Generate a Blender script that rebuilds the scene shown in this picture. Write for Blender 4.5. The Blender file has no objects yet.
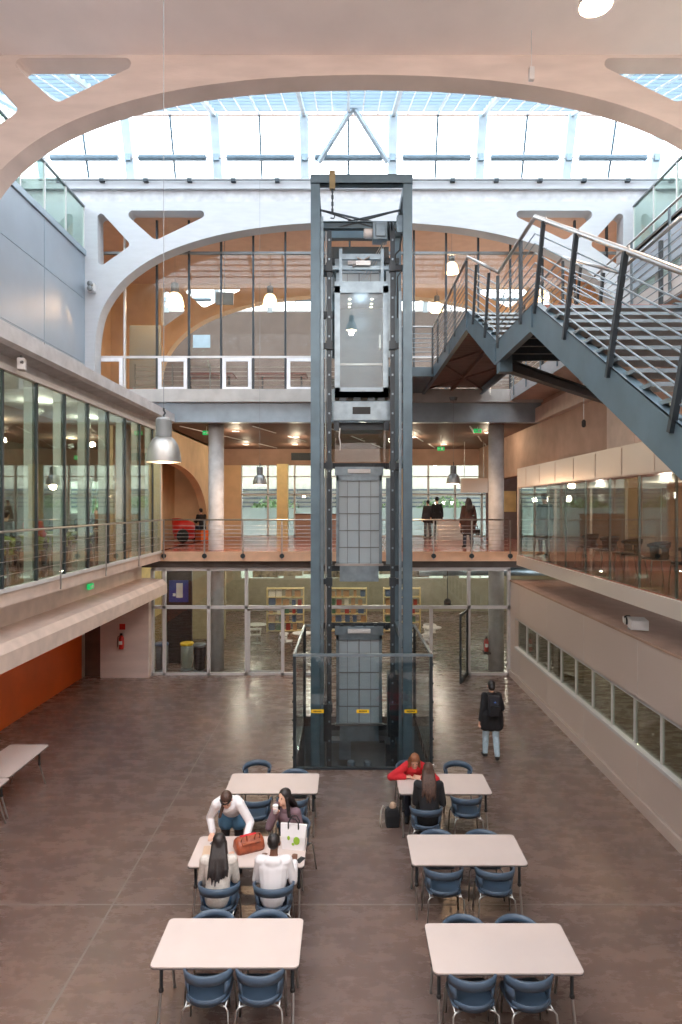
import bpy, math, random
from mathutils import Vector, Matrix, noise
from mathutils.geometry import tessellate_polygon
random.seed(7)
SC = bpy.context.scene
COL = SC.collection
PI = math.pi

# ---------------------------------------------------------------- camera, world, sun, exposure
cam_d = bpy.data.cameras.new('camera')
cam_d.sensor_width = 36; cam_d.lens = 22.5
cam_d.shift_x = -5/1024; cam_d.shift_y = -6/1024
cam_d.clip_end = 400
cam = bpy.data.objects.new('camera', cam_d); COL.objects.link(cam)
cam.location = (0, 0, 5.4); cam.rotation_euler = (PI/2, 0, 0)
SC.camera = cam

world = bpy.data.worlds.new('sky'); SC.world = world; world.use_nodes = True
WN = world.node_tree.nodes; WL = world.node_tree.links
bg = WN['Background']
bg.inputs['Color'].default_value = (0.90, 0.95, 1.0, 1); bg.inputs['Strength'].default_value = 4.2
SC.view_settings.view_transform = 'Standard'
SC.view_settings.look = 'None'
SC.view_settings.gamma = 1
SC.view_settings.use_curve_mapping = False
SC.view_settings.exposure = 0.85
SC.cycles.use_denoising = True
SC.cycles.max_bounces = 10
SC.cycles.diffuse_bounces = 5
SC.cycles.glossy_bounces = 3
SC.cycles.transparent_max_bounces = 24
SC.cycles.caustics_reflective = False
SC.cycles.caustics_refractive = False
SC.cycles.sample_clamp_indirect = 6

def lamp(name, loc, power, colour, radius=0.12, kind='POINT', size=None, rot=None, spread=None):
    d = bpy.data.lights.new(name, kind); d.energy = power; d.color = colour
    if kind == 'AREA':
        d.shape = 'RECTANGLE'; d.size, d.size_y = size
        if spread: d.spread = spread
    else:
        d.shadow_soft_size = radius
    if kind == 'SPOT':
        d.spot_size = 2.2; d.spot_blend = 0.6
    o = bpy.data.objects.new(name, d); COL.objects.link(o); o.location = loc
    if rot: o.rotation_euler = rot
    return o
WARM = (1.0, 0.62, 0.36)
CREAM = (1.0, 0.84, 0.6)

# ---------------------------------------------------------------- materials
def lin(c):
    r = []
    for v in c:
        v = v/255
        r.append(v/12.92 if v <= .04045 else ((v+.055)/1.055)**2.4)
    return tuple(r)
def mat(name, rgb, rough=.6, metal=0, var=.06, scale=3, bump=0, spec=.5, stretch=(1,1,1), emit=None, estr=0, rvar=0):
    m = bpy.data.materials.new(name); m.use_nodes = True
    N = m.node_tree.nodes; L = m.node_tree.links; b = N['Principled BSDF']
    c = lin(rgb)
    b.inputs['Roughness'].default_value = rough; b.inputs['Metallic'].default_value = metal
    b.inputs['Specular IOR Level'].default_value = spec
    tc = N.new('ShaderNodeTexCoord'); mp = N.new('ShaderNodeMapping'); mp.inputs['Scale'].default_value = stretch
    L.new(tc.outputs['Object'], mp.inputs[0])
    nz = N.new('ShaderNodeTexNoise'); nz.inputs['Scale'].default_value = scale; nz.inputs['Detail'].default_value = 6
    L.new(mp.outputs[0], nz.inputs['Vector'])
    cr = N.new('ShaderNodeValToRGB')
    cr.color_ramp.elements[0].position = .3; cr.color_ramp.elements[1].position = .7
    cr.color_ramp.elements[0].color = tuple(max(0, v*(1-var*2)) for v in c)+(1,)
    cr.color_ramp.elements[1].color = tuple(min(1, v*(1+var*2)) for v in c)+(1,)
    L.new(nz.outputs['Fac'], cr.inputs[0]); L.new(cr.outputs[0], b.inputs['Base Color'])
    if rvar:
        mr = N.new('ShaderNodeMapRange'); mr.inputs[1].default_value = .3; mr.inputs[2].default_value = .7
        mr.inputs[3].default_value = rough-rvar; mr.inputs[4].default_value = rough+rvar
        L.new(nz.outputs['Fac'], mr.inputs[0]); L.new(mr.outputs[0], b.inputs['Roughness'])
    if bump:
        bp = N.new('ShaderNodeBump'); bp.inputs['Strength'].default_value = bump; bp.inputs['Distance'].default_value = .02
        n2 = N.new('ShaderNodeTexNoise'); n2.inputs['Scale'].default_value = scale*8
        L.new(mp.outputs[0], n2.inputs['Vector']); L.new(n2.outputs['Fac'], bp.inputs['Height']); L.new(bp.outputs[0], b.inputs['Normal'])
    if emit:
        b.inputs['Emission Color'].default_value = lin(emit)+(1,); b.inputs['Emission Strength'].default_value = estr
    return m
def glass(name, tint, refl=.06, rough=.0, power=4, haze=0, hazecol=(200,210,210)):
    """thin sheet glass: clear with a fresnel-like reflection"""
    m = bpy.data.materials.new(name); m.use_nodes = True
    N = m.node_tree.nodes; L = m.node_tree.links
    N.remove(N['Principled BSDF']); out = N['Material Output']
    t = N.new('ShaderNodeBsdfTransparent'); t.inputs[0].default_value = lin(tint)+(1,)
    g = N.new('ShaderNodeBsdfGlossy'); g.inputs['Roughness'].default_value = rough; g.inputs[0].default_value = (.95,.97,.97,1)
    lw = N.new('ShaderNodeLayerWeight'); lw.inputs[0].default_value = .5
    p = N.new('ShaderNodeMath'); p.operation = 'POWER'; p.inputs[1].default_value = power
    L.new(lw.outputs['Facing'], p.inputs[0])
    a = N.new('ShaderNodeMath'); a.operation = 'MULTIPLY_ADD'; a.inputs[1].default_value = .75; a.inputs[2].default_value = refl; a.use_clamp = True
    L.new(p.outputs[0], a.inputs[0])
    mx = N.new('ShaderNodeMixShader'); L.new(a.outputs[0], mx.inputs[0])
    base = t.outputs[0]
    if haze:
        d = N.new('ShaderNodeBsdfTranslucent'); d.inputs[0].default_value = lin(hazecol)+(1,)
        m2 = N.new('ShaderNodeMixShader'); m2.inputs[0].default_value = haze
        L.new(t.outputs[0], m2.inputs[1]); L.new(d.outputs[0], m2.inputs[2]); base = m2.outputs[0]
    L.new(base, mx.inputs[1]); L.new(g.outputs[0], mx.inputs[2]); L.new(mx.outputs[0], out.inputs[0])
    return m
M = dict(
 plaster = mat('board_marked_concrete', (212,196,188), .8, var=.05, scale=1.3, bump=.15, stretch=(.6,.6,3)),
 white = mat('white_painted_concrete', (180,182,186), .75, var=.02, scale=2, bump=.08, stretch=(1,1,5)),
 ceil = mat('ceiling_plaster', (238,226,222), .85, var=.02, scale=1),
 beige = mat('warm_beige_concrete', (214,184,148), .8, var=.05, scale=1.5),
 warmceil = mat('warm_ceiling', (196,160,138), .8, var=.03),
 conc = mat('grey_concrete', (186,186,188), .75, var=.07, scale=4, bump=.1),
 slab = mat('pale_slab_edge', (186,182,178), .7, var=.06, scale=3),
 pinkslab = mat('warm_slab_edge', (196,176,164), .6, var=.06, scale=3),
 brown = mat('brown_plaster', (168,138,122), .75, var=.06, scale=2),
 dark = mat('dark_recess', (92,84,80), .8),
 steel = mat('blue_grey_steel', (84,104,116), .45, .3, var=.06),
 steel2 = mat('light_blue_grey_paint', (150,164,174), .45, .2, var=.05),
 darksteel = mat('dark_steel', (50,58,64), .45, .4),
 black = mat('black_rubber', (26,27,29), .6),
 galv = mat('galvanised_steel', (128,144,154), .35, .6, var=.08, scale=6),
 chrome = mat('brushed_stainless', (168,166,164), .3, .9),
 frame = mat('pale_metal_frame', (206,204,204), .45, .1, var=.02),
 greyframe = mat('grey_metal_frame', (120,124,126), .45, .3),
 redfloor = mat('red_resin_floor', (172,104,90), .2, var=.05, scale=1.2),
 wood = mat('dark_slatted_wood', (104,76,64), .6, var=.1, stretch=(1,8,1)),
 orange = mat('orange_painted_panel', (232,104,34), .4, var=.06, scale=1),
 table = mat('pale_laminate', (208,192,186), .45, var=.012, scale=2),
 edge = mat('table_edge_band', (90,84,82), .5),
 navy = mat('navy_chair_shell', (70,88,108), .42, var=.05),
 olive = mat('olive_green_shell', (132,142,62), .5),
 lamp = mat('spun_aluminium', (150,150,148), .38, .75, var=.05),
 lampin = mat('white_lamp_lining', (255,246,230), .6, emit=(255,226,180), estr=3.0),
 glow = mat('lit_glass_shade', (255,236,205), .6, emit=(255,222,176), estr=2.4),
 down = mat('downlight_lens', (255,240,215), .6, emit=(255,232,190), estr=9),
 exitg = mat('green_exit_sign', (30,170,90), .5, emit=(40,220,120), estr=.35),
 red = mat('red_enamel', (190,34,28), .35),
 yellow = mat('yellow_plastic', (238,196,30), .5),
 blue = mat('blue_plastic', (36,62,150), .5),
 skin1 = mat('skin_light', (222,176,152), .55, var=.02),
 skin2 = mat('skin_brown', (110,72,54), .55, var=.02),
 hairbrown = mat('brown_hair', (74,50,40), .5, var=.3, scale=30, stretch=(3,3,.4)),
 hairblack = mat('black_hair', (36,30,30), .45, var=.3, scale=30, stretch=(3,3,.4)),
 hairginger = mat('ginger_hair', (136,84,54), .5, var=.3, scale=30, stretch=(3,3,.4)),
 cloth_black = mat('black_wool', (30,30,34), .9, var=.1),
 cloth_white = mat('white_cotton', (228,224,226), .85, var=.03),
 cloth_cream = mat('cream_knit', (206,198,190), .9, var=.06, scale=40),
 cloth_red = mat('red_knit', (200,34,44), .85, var=.06),
 cloth_mauve = mat('mauve_knit', (120,96,104), .85, var=.08),
 denim = mat('blue_denim', (70,104,140), .85, var=.1, scale=20),
 denim_light = mat('pale_blue_denim', (176,198,212), .85, var=.08, scale=20),
 cloth_grey = mat('grey_cloth', (110,112,118), .85, var=.06),
 cloth_navy = mat('navy_cloth', (40,46,62), .85),
 leather = mat('tan_red_leather', (150,74,46), .4, var=.2, scale=12),
 leaf = mat('green_leaves', (72,104,52), .7, var=.25, scale=1.5),
 bark = mat('bark', (92,72,56), .9),
 card = mat('cream_panel', (226,206,150), .6),
 paper = mat('paper_white', (236,234,230), .8),
 meshp = mat('perforated_metal_panel', (150,160,170), .36, .2, var=.03, scale=1),
 clad = mat('satin_metal_cladding', (200,184,176), .3, .2, var=.01, scale=.6),
 cladsoft = mat('satin_fascia_panel', (204,192,184), .35, .2, var=.015, scale=1),
 blind = mat('blue_grey_roller', (104,122,134), .5, .2),
 louvre = mat('pale_blue_louvre', (188,204,214), .5, .1),
 glassclear = glass('clear_glass', (250,253,252), .05),
 glassgreen = glass('green_tinted_glass', (226,238,230), .09),
 glassroof = glass('roof_glass', (248,252,255), .02),
 glasswarm = glass('screen_glass', (246,244,240), .02, power=5),
 glassdark = glass('dark_reflecting_glass', (226,232,228), .05, power=5),
 glassfrost = glass('frosted_glass', (236,240,240), .05, haze=.5),
 glasslift = glass('lift_glass', (232,240,242), .08, power=3),
)
M['louvreblade'] = glass('frosted_louvre_blade', (176,186,192), .02, haze=.85, hazecol=(158,170,178))
M['glassprint'] = glass('dotted_grey_lift_glass', (150,164,170), .08, haze=.45, hazecol=(120,134,140))

def floor_material():
    m = bpy.data.materials.new('polished_concrete_floor'); m.use_nodes = True
    N = m.node_tree.nodes; L = m.node_tree.links; b = N['Principled BSDF']
    tc = N.new('ShaderNodeTexCoord')
    mp = N.new('ShaderNodeMapping'); mp.inputs['Scale'].default_value = (.8, 1.7, 1); L.new(tc.outputs['Object'], mp.inputs[0])
    n1 = N.new('ShaderNodeTexNoise'); n1.inputs['Scale'].default_value = 2.4; n1.inputs['Detail'].default_value = 10; n1.inputs['Roughness'].default_value = .72
    L.new(mp.outputs[0], n1.inputs['Vector'])
    n2 = N.new('ShaderNodeTexNoise'); n2.inputs['Scale'].default_value = .35; n2.inputs['Detail'].default_value = 3
    L.new(tc.outputs['Object'], n2.inputs['Vector'])
    cr = N.new('ShaderNodeValToRGB'); e = cr.color_ramp.elements
    e[0].position = .25; e[0].color = lin((100,85,80))+(1,)
    e[1].position = .78; e[1].color = lin((126,108,100))+(1,)
    L.new(n1.outputs['Fac'], cr.inputs[0])
    c2 = N.new('ShaderNodeValToRGB'); e = c2.color_ramp.elements
    e[0].position = .35; e[0].color = (.82,.82,.86,1); e[1].position = .65; e[1].color = (1.15,1.02,.94,1)
    L.new(n2.outputs['Fac'], c2.inputs[0])
    mx = N.new('ShaderNodeMix'); mx.data_type = 'RGBA'; mx.blend_type = 'MULTIPLY'; mx.inputs['Factor'].default_value = 1
    L.new(cr.outputs[0], mx.inputs['A']); L.new(c2.outputs[0], mx.inputs['B'])
    # pale scuffs
    n3 = N.new('ShaderNodeTexNoise'); n3.inputs['Scale'].default_value = 2.3; n3.inputs['Detail'].default_value = 10; n3.inputs['Roughness'].default_value = .8
    L.new(tc.outputs['Object'], n3.inputs['Vector'])
    c3 = N.new('ShaderNodeValToRGB'); e = c3.color_ramp.elements
    e[0].position = .66; e[0].color = (0,0,0,1); e[1].position = .76; e[1].color = (.5,.5,.5,1)
    L.new(n3.outputs['Fac'], c3.inputs[0])
    m3 = N.new('ShaderNodeMix'); m3.data_type = 'RGBA'; L.new(c3.outputs[0], m3.inputs['Factor'])
    L.new(mx.outputs['Result'], m3.inputs['A']); m3.inputs['B'].default_value = lin((176,160,150))+(1,)
    L.new(m3.outputs['Result'], b.inputs['Base Color'])
    mr = N.new('ShaderNodeMapRange'); mr.inputs[1].default_value = .3; mr.inputs[2].default_value = .7; mr.inputs[3].default_value = .2; mr.inputs[4].default_value = .34
    L.new(n1.outputs['Fac'], mr.inputs[0]); L.new(mr.outputs[0], b.inputs['Roughness'])
    b.inputs['Specular IOR Level'].default_value = .6
    return m
M['floor'] = floor_material()

# ---------------------------------------------------------------- mesh helpers
def basis(d):
    d = Vector(d).normalized()
    u = Vector((0,0,1)) if abs(d.z) < .95 else Vector((0,1,0))
    s = d.cross(u).normalized(); t = s.cross(d).normalized()
    return d, s, t
class MB:
    def __init__(s): s.v = []; s.f = []; s.smooth = False
    def box(s, x0, x1, y0, y1, z0, z1):
        n = len(s.v)
        s.v += [(x0,y0,z0),(x1,y0,z0),(x1,y1,z0),(x0,y1,z0),(x0,y0,z1),(x1,y0,z1),(x1,y1,z1),(x0,y1,z1)]
        s.f += [tuple(n+i for i in q) for q in ((3,2,1,0),(4,5,6,7),(0,1,5,4),(1,2,6,5),(2,3,7,6),(3,0,4,7))]
        return s
    def loft(s, rings, close=True, caps=True):
        n0 = len(s.v); k = len(rings[0])
        for r in rings: s.v += [tuple(p) for p in r]
        for i in range(len(rings)-1):
            a = n0+i*k; b = a+k
            for j in range(k if close else k-1):
                j2 = (j+1) % k
                s.f.append((a+j, a+j2, b+j2, b+j))
        if caps:
            s.f.append(tuple(n0+j for j in range(k))[::-1]); s.f.append(tuple(n0+(len(rings)-1)*k+j for j in range(k)))
        return s
    def bar(s, p, q, w, h):
        """rectangular bar from p to q, w sideways, h in the up direction"""
        p, q = Vector(p), Vector(q); d, a, b = basis(q-p)
        o = [a*(-w/2)+b*(-h/2), a*(w/2)+b*(-h/2), a*(w/2)+b*(h/2), a*(-w/2)+b*(h/2)]
        return s.loft([[p+x for x in o][::-1], [q+x for x in o][::-1]])
    def tube(s, p, q, r, n=8, r2=None):
        p, q = Vector(p), Vector(q); d, a, b = basis(q-p); r2 = r if r2 is None else r2
        R = lambda c, rr: [c+(a*math.cos(2*PI*i/n)+b*math.sin(2*PI*i/n))*rr for i in range(n)][::-1]
        return s.loft([R(p, r), R(q, r2)])
    def path(s, pts, r, n=8):
        pts = [Vector(p) for p in pts]; rings = []
        rr = r if isinstance(r, (list, tuple)) else [r]*len(pts)
        ref = None
        for i, p in enumerate(pts):
            d = (pts[min(i+1, len(pts)-1)]-pts[max(i-1, 0)])
            d = d.normalized() if d.length > 1e-9 else Vector((0,0,1))
            if ref is None: _, a, b = basis(d)
            else:
                a = (ref-d*ref.dot(d)).normalized(); b = a.cross(d).normalized()
            ref = a
            rings.append([p+(a*math.cos(2*PI*j/n)+b*math.sin(2*PI*j/n))*rr[i] for j in range(n)][::-1])
        return s.loft(rings)
    def lathe(s, prof, c=(0,0,0), n=24, axis='z', caps=True):
        c = Vector(c); rings = []
        for r, z in prof:
            ring = []
            for i in range(n):
                a = 2*PI*i/n; x, y = r*math.cos(a), r*math.sin(a)
                ring.append(c+(Vector((x,y,z)) if axis == 'z' else Vector((x,z,-y)) if axis == 'y' else Vector((z,x,y))))
            rings.append(ring)
        return s.loft(rings, caps=caps)
    def prism(s, loops, plane, a0, a1):
        """loops: outer + holes of 2D points; plane 'xz' (extruded along y), 'yz' (along x), 'xy' (along z)"""
        def P(p, t):
            return (p[0], t, p[1]) if plane == 'xz' else (t, p[0], p[1]) if plane == 'yz' else (p[0], p[1], t)
        flat = [p for l in loops for p in l]
        tris = tessellate_polygon([[Vector((p[0], p[1], 0)) for p in l] for l in loops])
        n0 = len(s.v); m = len(flat)
        s.v += [P(p, a0) for p in flat]+[P(p, a1) for p in flat]
        for t in tris:
            s.f.append(tuple(n0+i for i in t)); s.f.append(tuple(n0+m+i for i in t)[::-1])
        k = 0
        for l in loops:
            for i in range(len(l)):
                j = (i+1) % len(l); s.f.append((n0+k+i, n0+k+j, n0+m+k+j, n0+m+k+i))
            k += len(l)
        return s
    def ball(s, c, r, n=10, m=7):
        c = Vector(c); r = Vector(r) if hasattr(r, '__len__') else Vector((r,r,r)); rings = []
        for i in range(m+1):
            t = PI*i/m; z = -math.cos(t); q = max(math.sin(t), .02)
            rings.append([c+Vector((math.cos(2*PI*j/n)*q*r.x, math.sin(2*PI*j/n)*q*r.y, z*r.z)) for j in range(n)])
        return s.loft(rings)
    def cap(s, p, q, r0, r1, sx=1.0, sy=1.0, n=10):
        """tapered capsule, cross-section stretched by sx along x and sy along y"""
        p, q = Vector(p), Vector(q); d, a, b = basis(q-p); L = (q-p).length; rings = []
        prof = [(-r0*.95, .3), (-r0*.75, .66), (-r0*.4, .92), (0, 1)]
        for t, k in prof: rings.append((p+d*t, r0*k))
        for t, k in reversed(prof): rings.append((q-d*(t*r1/r0 if r0 else 0), r1*k))
        R = []
        for c, rr in rings:
            ring = []
            for j in range(n):
                o = (a*math.cos(2*PI*j/n)+b*math.sin(2*PI*j/n))*rr
                ring.append(c+Vector((o.x*sx, o.y*sy, o.z)))
            R.append(ring[::-1])
        return s.loft(R)
    def build(s, name, m, parent=None, smooth=False, bevel=0, loc=None, label=None, recalc=True):
        me = bpy.data.meshes.new(name); me.from_pydata(s.v, [], s.f); me.validate()
        import bmesh
        if recalc:
            bm = bmesh.new(); bm.from_mesh(me); bmesh.ops.recalc_face_normals(bm, faces=bm.faces); bm.to_mesh(me); bm.free()
        if smooth:
            for p in me.polygons: p.use_smooth = True
        o = bpy.data.objects.new(name, me); COL.objects.link(o)
        o.data.materials.append(M[m] if isinstance(m, str) else m)
        if parent: o.parent = parent
        if loc: o.location = loc
        if bevel:
            b = o.modifiers.new('bevel', 'BEVEL'); b.width = bevel; b.segments = 2; b.limit_method = 'ANGLE'
        if label: o['label'] = label
        return o
def B(*a): return MB().box(*a)
def thing(name, label, cat, loc=(0,0,0), rz=0, group=None):
    o = bpy.data.objects.new(name, None); COL.objects.link(o); o.location = loc; o.rotation_euler = (0,0,rz)
    o.empty_display_size = .1
    return tag(o, label, cat, group)
def tag(o, label, cat, group=None):
    o['label'] = label; o['category'] = cat
    if group: o['group'] = group
    return o
def struct(o, label=None):
    o['kind'] = 'structure'
    if label: o['label'] = label
    return o
def sempty(name, label=None):
    o = bpy.data.objects.new(name, None); COL.objects.link(o); return struct(o, label)
def dup(o, parent=None):
    c = o.copy(); COL.objects.link(c); c.parent = parent
    for ch in [x for x in COL.objects if x.parent == o]: dup(ch, c)
    return c
def dup_tree(o, loc, rz, label, group=None):
    kids = {}
    for x in list(COL.objects):
        if x.parent: kids.setdefault(x.parent.name, []).append(x)
    def rec(a, par):
        c = a.copy(); COL.objects.link(c); c.parent = par
        for k in kids.get(a.name, []): rec(k, c)
        return c
    c = rec(o, None); c.location = loc; c.rotation_euler = (0,0,rz); c['label'] = label
    if group: c['group'] = group
    return c
# ================================================================ THE SETTING
CX = .45                                   # centre line of the arches
ARCH = [(-8.34,0),(-8.34,9.65),(-8.32,10.58),(-8.18,11.38),(-7.89,11.96),(-7.42,12.53),(-6.73,13.05),(-5.93,13.45),(-4.89,13.80),(-3.75,14.05),(-2.58,14.21),(-1.3,14.30),(0,14.33)]
def smooth_curve(pts, k=5):
    out = []
    for i in range(len(pts)-1):
        p0 = Vector(pts[max(i-1,0)]); p1 = Vector(pts[i]); p2 = Vector(pts[i+1]); p3 = Vector(pts[min(i+2,len(pts)-1)])
        for j in range(k):
            t = j/k
            v = .5*((2*p1)+(p2-p0)*t+(2*p0-5*p1+4*p2-p3)*t*t+(3*p1-p0-3*p2+p3)*t**3)
            out.append((v.x, v.y))
    out.append(tuple(pts[-1])); return out
half = [ARCH[0]]+smooth_curve(ARCH[1:])
def arch_loop(zbot):
    l = [(CX+x, max(z, zbot)) for x, z in half]
    return l+[(CX-x, max(z, zbot)) for x, z in half[::-1][1:]]
def rounded(poly, r, k=6):
    out = []; n = len(poly)
    for i in range(n):
        p = Vector(poly[i]); a = (Vector(poly[i-1])-p); b = (Vector(poly[(i+1)%n])-p)
        rr = r[i] if isinstance(r, (list, tuple)) else r
        ang = a.angle(b); la, lb = a.length, b.length; a.normalize(); b.normalize()
        d = rr/math.tan(ang/2); m = min(la, lb)*.48
        if d > m: d = m; rr = d*math.tan(ang/2)
        c = p+(a+b).normalized()*(rr/math.sin(ang/2)); s = p+a*d-c; e = p+b*d-c
        tot = s.angle(e); sg = 1 if s.x*e.y-s.y*e.x > 0 else -1
        for j in range(k+1):
            t = sg*tot*j/k; out.append((c.x+s.x*math.cos(t)-s.y*math.sin(t), c.y+s.x*math.sin(t)+s.y*math.cos(t)))
    return out
TRI_A = [(-7.50,14.68),(-4.50,14.68),(-6.44,13.74)]
TRI_B = [(-8.27,14.78),(-7.20,13.60),(-8.24,12.86)]
def tri_loops():
    L = []
    for T, r in ((TRI_A, (.13,.12,.2)), (TRI_B, (.12,.12,.12))):
        L.append(rounded([(CX+x, z) for x, z in T], r))
        L.append(rounded([(CX-x, z) for x, z in T], r)[::-1])
    return L
def arch_wall(name, y0, y1, ztop, m, zbot=0, x0=-10.2, x1=11.1):
    lp = arch_loop(zbot)
    outer = [(x0, zbot), (x0, ztop), (x1, ztop), (x1, zbot)]+lp[::-1]
    return struct(MB().prism([outer]+tri_loops(), 'xz', y0, y1).build(name, m))
arch_wall('wall_front', 13.25, 13.75, 14.74, 'beige2' if 'beige2' in M else 'plaster', zbot=8.3)
arch_wall('wall_middle', 20.1, 20.6, 14.96, 'white', zbot=8.3)
arch_wall('wall_far', 26.95, 27.45, 14.96, 'beige', zbot=9.1)
# floor with the lift pit cut out of it, pit walls
PX0, PX1, PY0, PY1 = -1.06, 1.76, 13.14, 16.42
fl = MB().prism([[(-9.5,-6),(11,-6),(11,33),(-9.5,33)], [(PX0,PY0),(PX0,PY1),(PX1,PY1),(PX1,PY0)]], 'xy', -.25, 0)
struct(fl.build('floor', 'floor'))
pit = MB().box(PX0-.2,PX0,PY0,PY1,-1.6,-.25).box(PX1,PX1+.2,PY0,PY1,-1.6,-.25).box(PX0,PX1,PY1,PY1+.2,-1.6,-.25).box(PX0,PX1,PY0-.2,PY0,-1.6,-.25).box(PX0,PX1,PY0,PY1,-1.7,-1.45)
struct(pit.build('floor_pit', mat('pit_grey_paint',(112,118,122),.7)))
# thin pale joints sawn into the floor
j = MB()
for y in (8.67, 17.3): j.box(-8.2, 5.2, y-.012, y+.012, .0, .002)
for x in (-3.16,): j.box(x-.012, x+.012, 5, 20.3, .0, .002)
struct(j.build('trim_1', mat('floor_joint', (140,128,120), .5), label='thin pale joint lines across the hall floor'))
# ceiling of the bay above the camera
struct(B(-10.2,11.1,6.9,13.25,14.74,15.1).build('ceiling', 'ceil'))
struct(B(-10.2,11.1,20.6,26.95,14.76,15.1).build('ceiling_upper_room', 'warmceil'))
# walls that close the hall behind and beside the camera
struct(B(-10.2,11.1,-6.2,-6,0,19).build('wall_behind', 'plaster'))

def skylight(yb, tag_no, struts=False, x0=-10.2, x1=11.1):
    """steep glazing above an arch wall and the louvred roof that rises to meet it"""
    r = sempty('window_%d' % tag_no, 'long steep roof glazing above the arch wall')
    yt, zt = yb-.5, 17.42; y0, z0 = yb+.2, 15.72
    xs = [1.45+2.74*k for k in range(-4, 4)]
    g = MB(); g.loft([[(x0,y0,z0),(x0,y0+.02,z0)],[(x0,yt,zt),(x0,yt+.02,zt)]], close=False, caps=False)
    g = MB(); n = len(g.v); g.v += [(x0,y0,z0),(x1,y0,z0),(x1,yt,zt),(x0,yt,zt)]; g.f.append((0,1,2,3))
    g.build('pane', 'glassroof', r, recalc=False)
    for x in xs:
        MB().bar((x,y0-.06,z0-.05),(x,yt-.02,zt),.27,.2).build('rafter', 'louvre', r)
        MB().bar((x+1.37,y0,z0),(x+1.37,yt,zt),.06,.06).build('glazing_bar', 'steel', r)
        if x+2.6 < x1:
            MB().tube((x+.32,yb-.18,16.24),(x+2.42,yb-.18,16.24),.095,12).build('roller_blind', 'blind', r)
    b = MB().bar((x0,y0,z0-.02),(x1,y0,z0-.02),.16,.14).bar((x0,yt,zt),(x1,yt,zt),.12,.12)
    b.tube((x0,yb-.18,16.24),(x1,yb-.18,16.24),.025)
    b.build('rail', 'frame', r)
    for x in xs: MB().box(x-.08,x+.08,yb-.24,yb-.05,16.14,16.34).build('bracket', 'galv', r)
    # roof
    rf = sempty('ceiling_roof_%d' % tag_no, 'pale blue louvred glass roof')
    ye = yb-6.3; ze = 15.35
    l = MB(); n = 17
    for i in range(n+1):
        t = i/n; y = yt+(ye-yt)*t; z = zt+(ze-zt)*t+.05
        l.bar((x0,y,z),(x1,y,z),.13,.03)
    l.build('louvre', 'louvreblade', rf)
    g = MB(); x = x0+.2
    while x < x1: g.bar((x,yt,zt),(x,ye,ze),.03,.03); x += .457
    g.build('grid_bar', 'frame', rf)
    for x in xs:
        for dx in (0, 1.37):
            MB().bar((x+dx,yt,zt-.02),(x+dx,ye,ze-.02),.12 if dx == 0 else .05,.16 if dx == 0 else .06).build('beam', 'louvre', rf)
    g = MB(); g.v += [(x0,yt,zt+.12),(x1,yt,zt+.12),(x1,ye,ze+.12),(x0,ye,ze+.12)]; g.f.append((0,1,2,3))
    g.build('pane', glassroof_soft, rf, recalc=False)
    if struts:
        s = MB().bar((-.85,yb-.25,16.05),(.33,19.2,17.55),.13,.1)
        struct(s.build('trim_2', 'steel2', label='pale diagonal roof strut left of centre'))
        s = MB().bar((1.3,yb-.25,16.05),(.1,19.2,17.55),.13,.1)
        struct(s.build('trim_3', 'steel2', label='pale diagonal roof strut right of centre'))
glassroof_soft = glass('obscured_roof_glass', (240,246,250), .02, haze=.12, hazecol=(220,232,240))
skylight(20.1, 1, True)
skylight(33.8, 2)
skylight(6.4, 3)
# ledge and gutter on top of the middle arch wall
struct(B(-10.2,11.1,20.22,20.6,14.96,15.36).build('trim_4', 'conc', label='grey concrete band on top of the white arch wall'))
struct(B(-10.2,11.1,20.08,20.6,15.36,15.68).build('trim_5', 'white', label='white ledge under the roof glazing'))
struct(B(-10.2,11.1,26.95,27.45,14.96,15.3).build('trim_6', 'beige'))
p = thing('sprinkler_pipe', 'thin grey pipe running along the ledge under the roof glazing', 'pipe', (0,19.98,15.58))
MB().tube((-9.6,0,0),(10.4,0,0),.028).build('pipe', 'greyframe', p)
for k in range(15):
    x = -9.0+1.37*k
    MB().box(x-.07,x+.07,-.03,.1,-.05,.05).build('bracket', 'darksteel', p)
# front end of bay 4 and the outer far wall
struct(B(-10.2,11.1,33.9,34.1,8.6,15.68).build('wall_back', mat('grey_brown_wall',(112,100,94),.8)))

# ---------------- left side
def yz(poly, x0, x1): return MB().prism([poly], 'yz', x0, x1)
def xzrun(poly, y0, y1): return MB().prism([poly], 'xz', y0, y1)
# ground floor left: ledge beam, recessed wall, pier, orange wall
struct(xzrun([(-6.42,3.69),(-6.42,3.14),(-5.75,3.10),(-5.62,2.96),(-5.62,2.66),(-8.3,2.66),(-8.3,3.69)], -6, 20.1).build('wall_left_beam', 'pinkslab'))
struct(B(-8.5,-8.3,-6,20.1,0,2.66).build('wall_left', 'orange'))
struct(B(-8.5,-8.3,20.1,20.45,0,2.66).build('wall_left_far', 'pinkslab'))
struct(B(-7.72,-6.2,20.1,20.45,0,3.1).build('wall_pier', 'plaster'))
d = sempty('door_1', 'wooden door in the corner behind the ledge beam')
B(-8.28,-7.78,20.3,20.36,0,2.4).build('leaf', 'wood', d); B(-7.8,-7.72,20.26,20.4,0,2.66).build('door_jamb', 'darksteel', d)
B(-8.3,-7.72,20.26,20.4,2.4,2.66).build('frame', 'darksteel', d)
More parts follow.
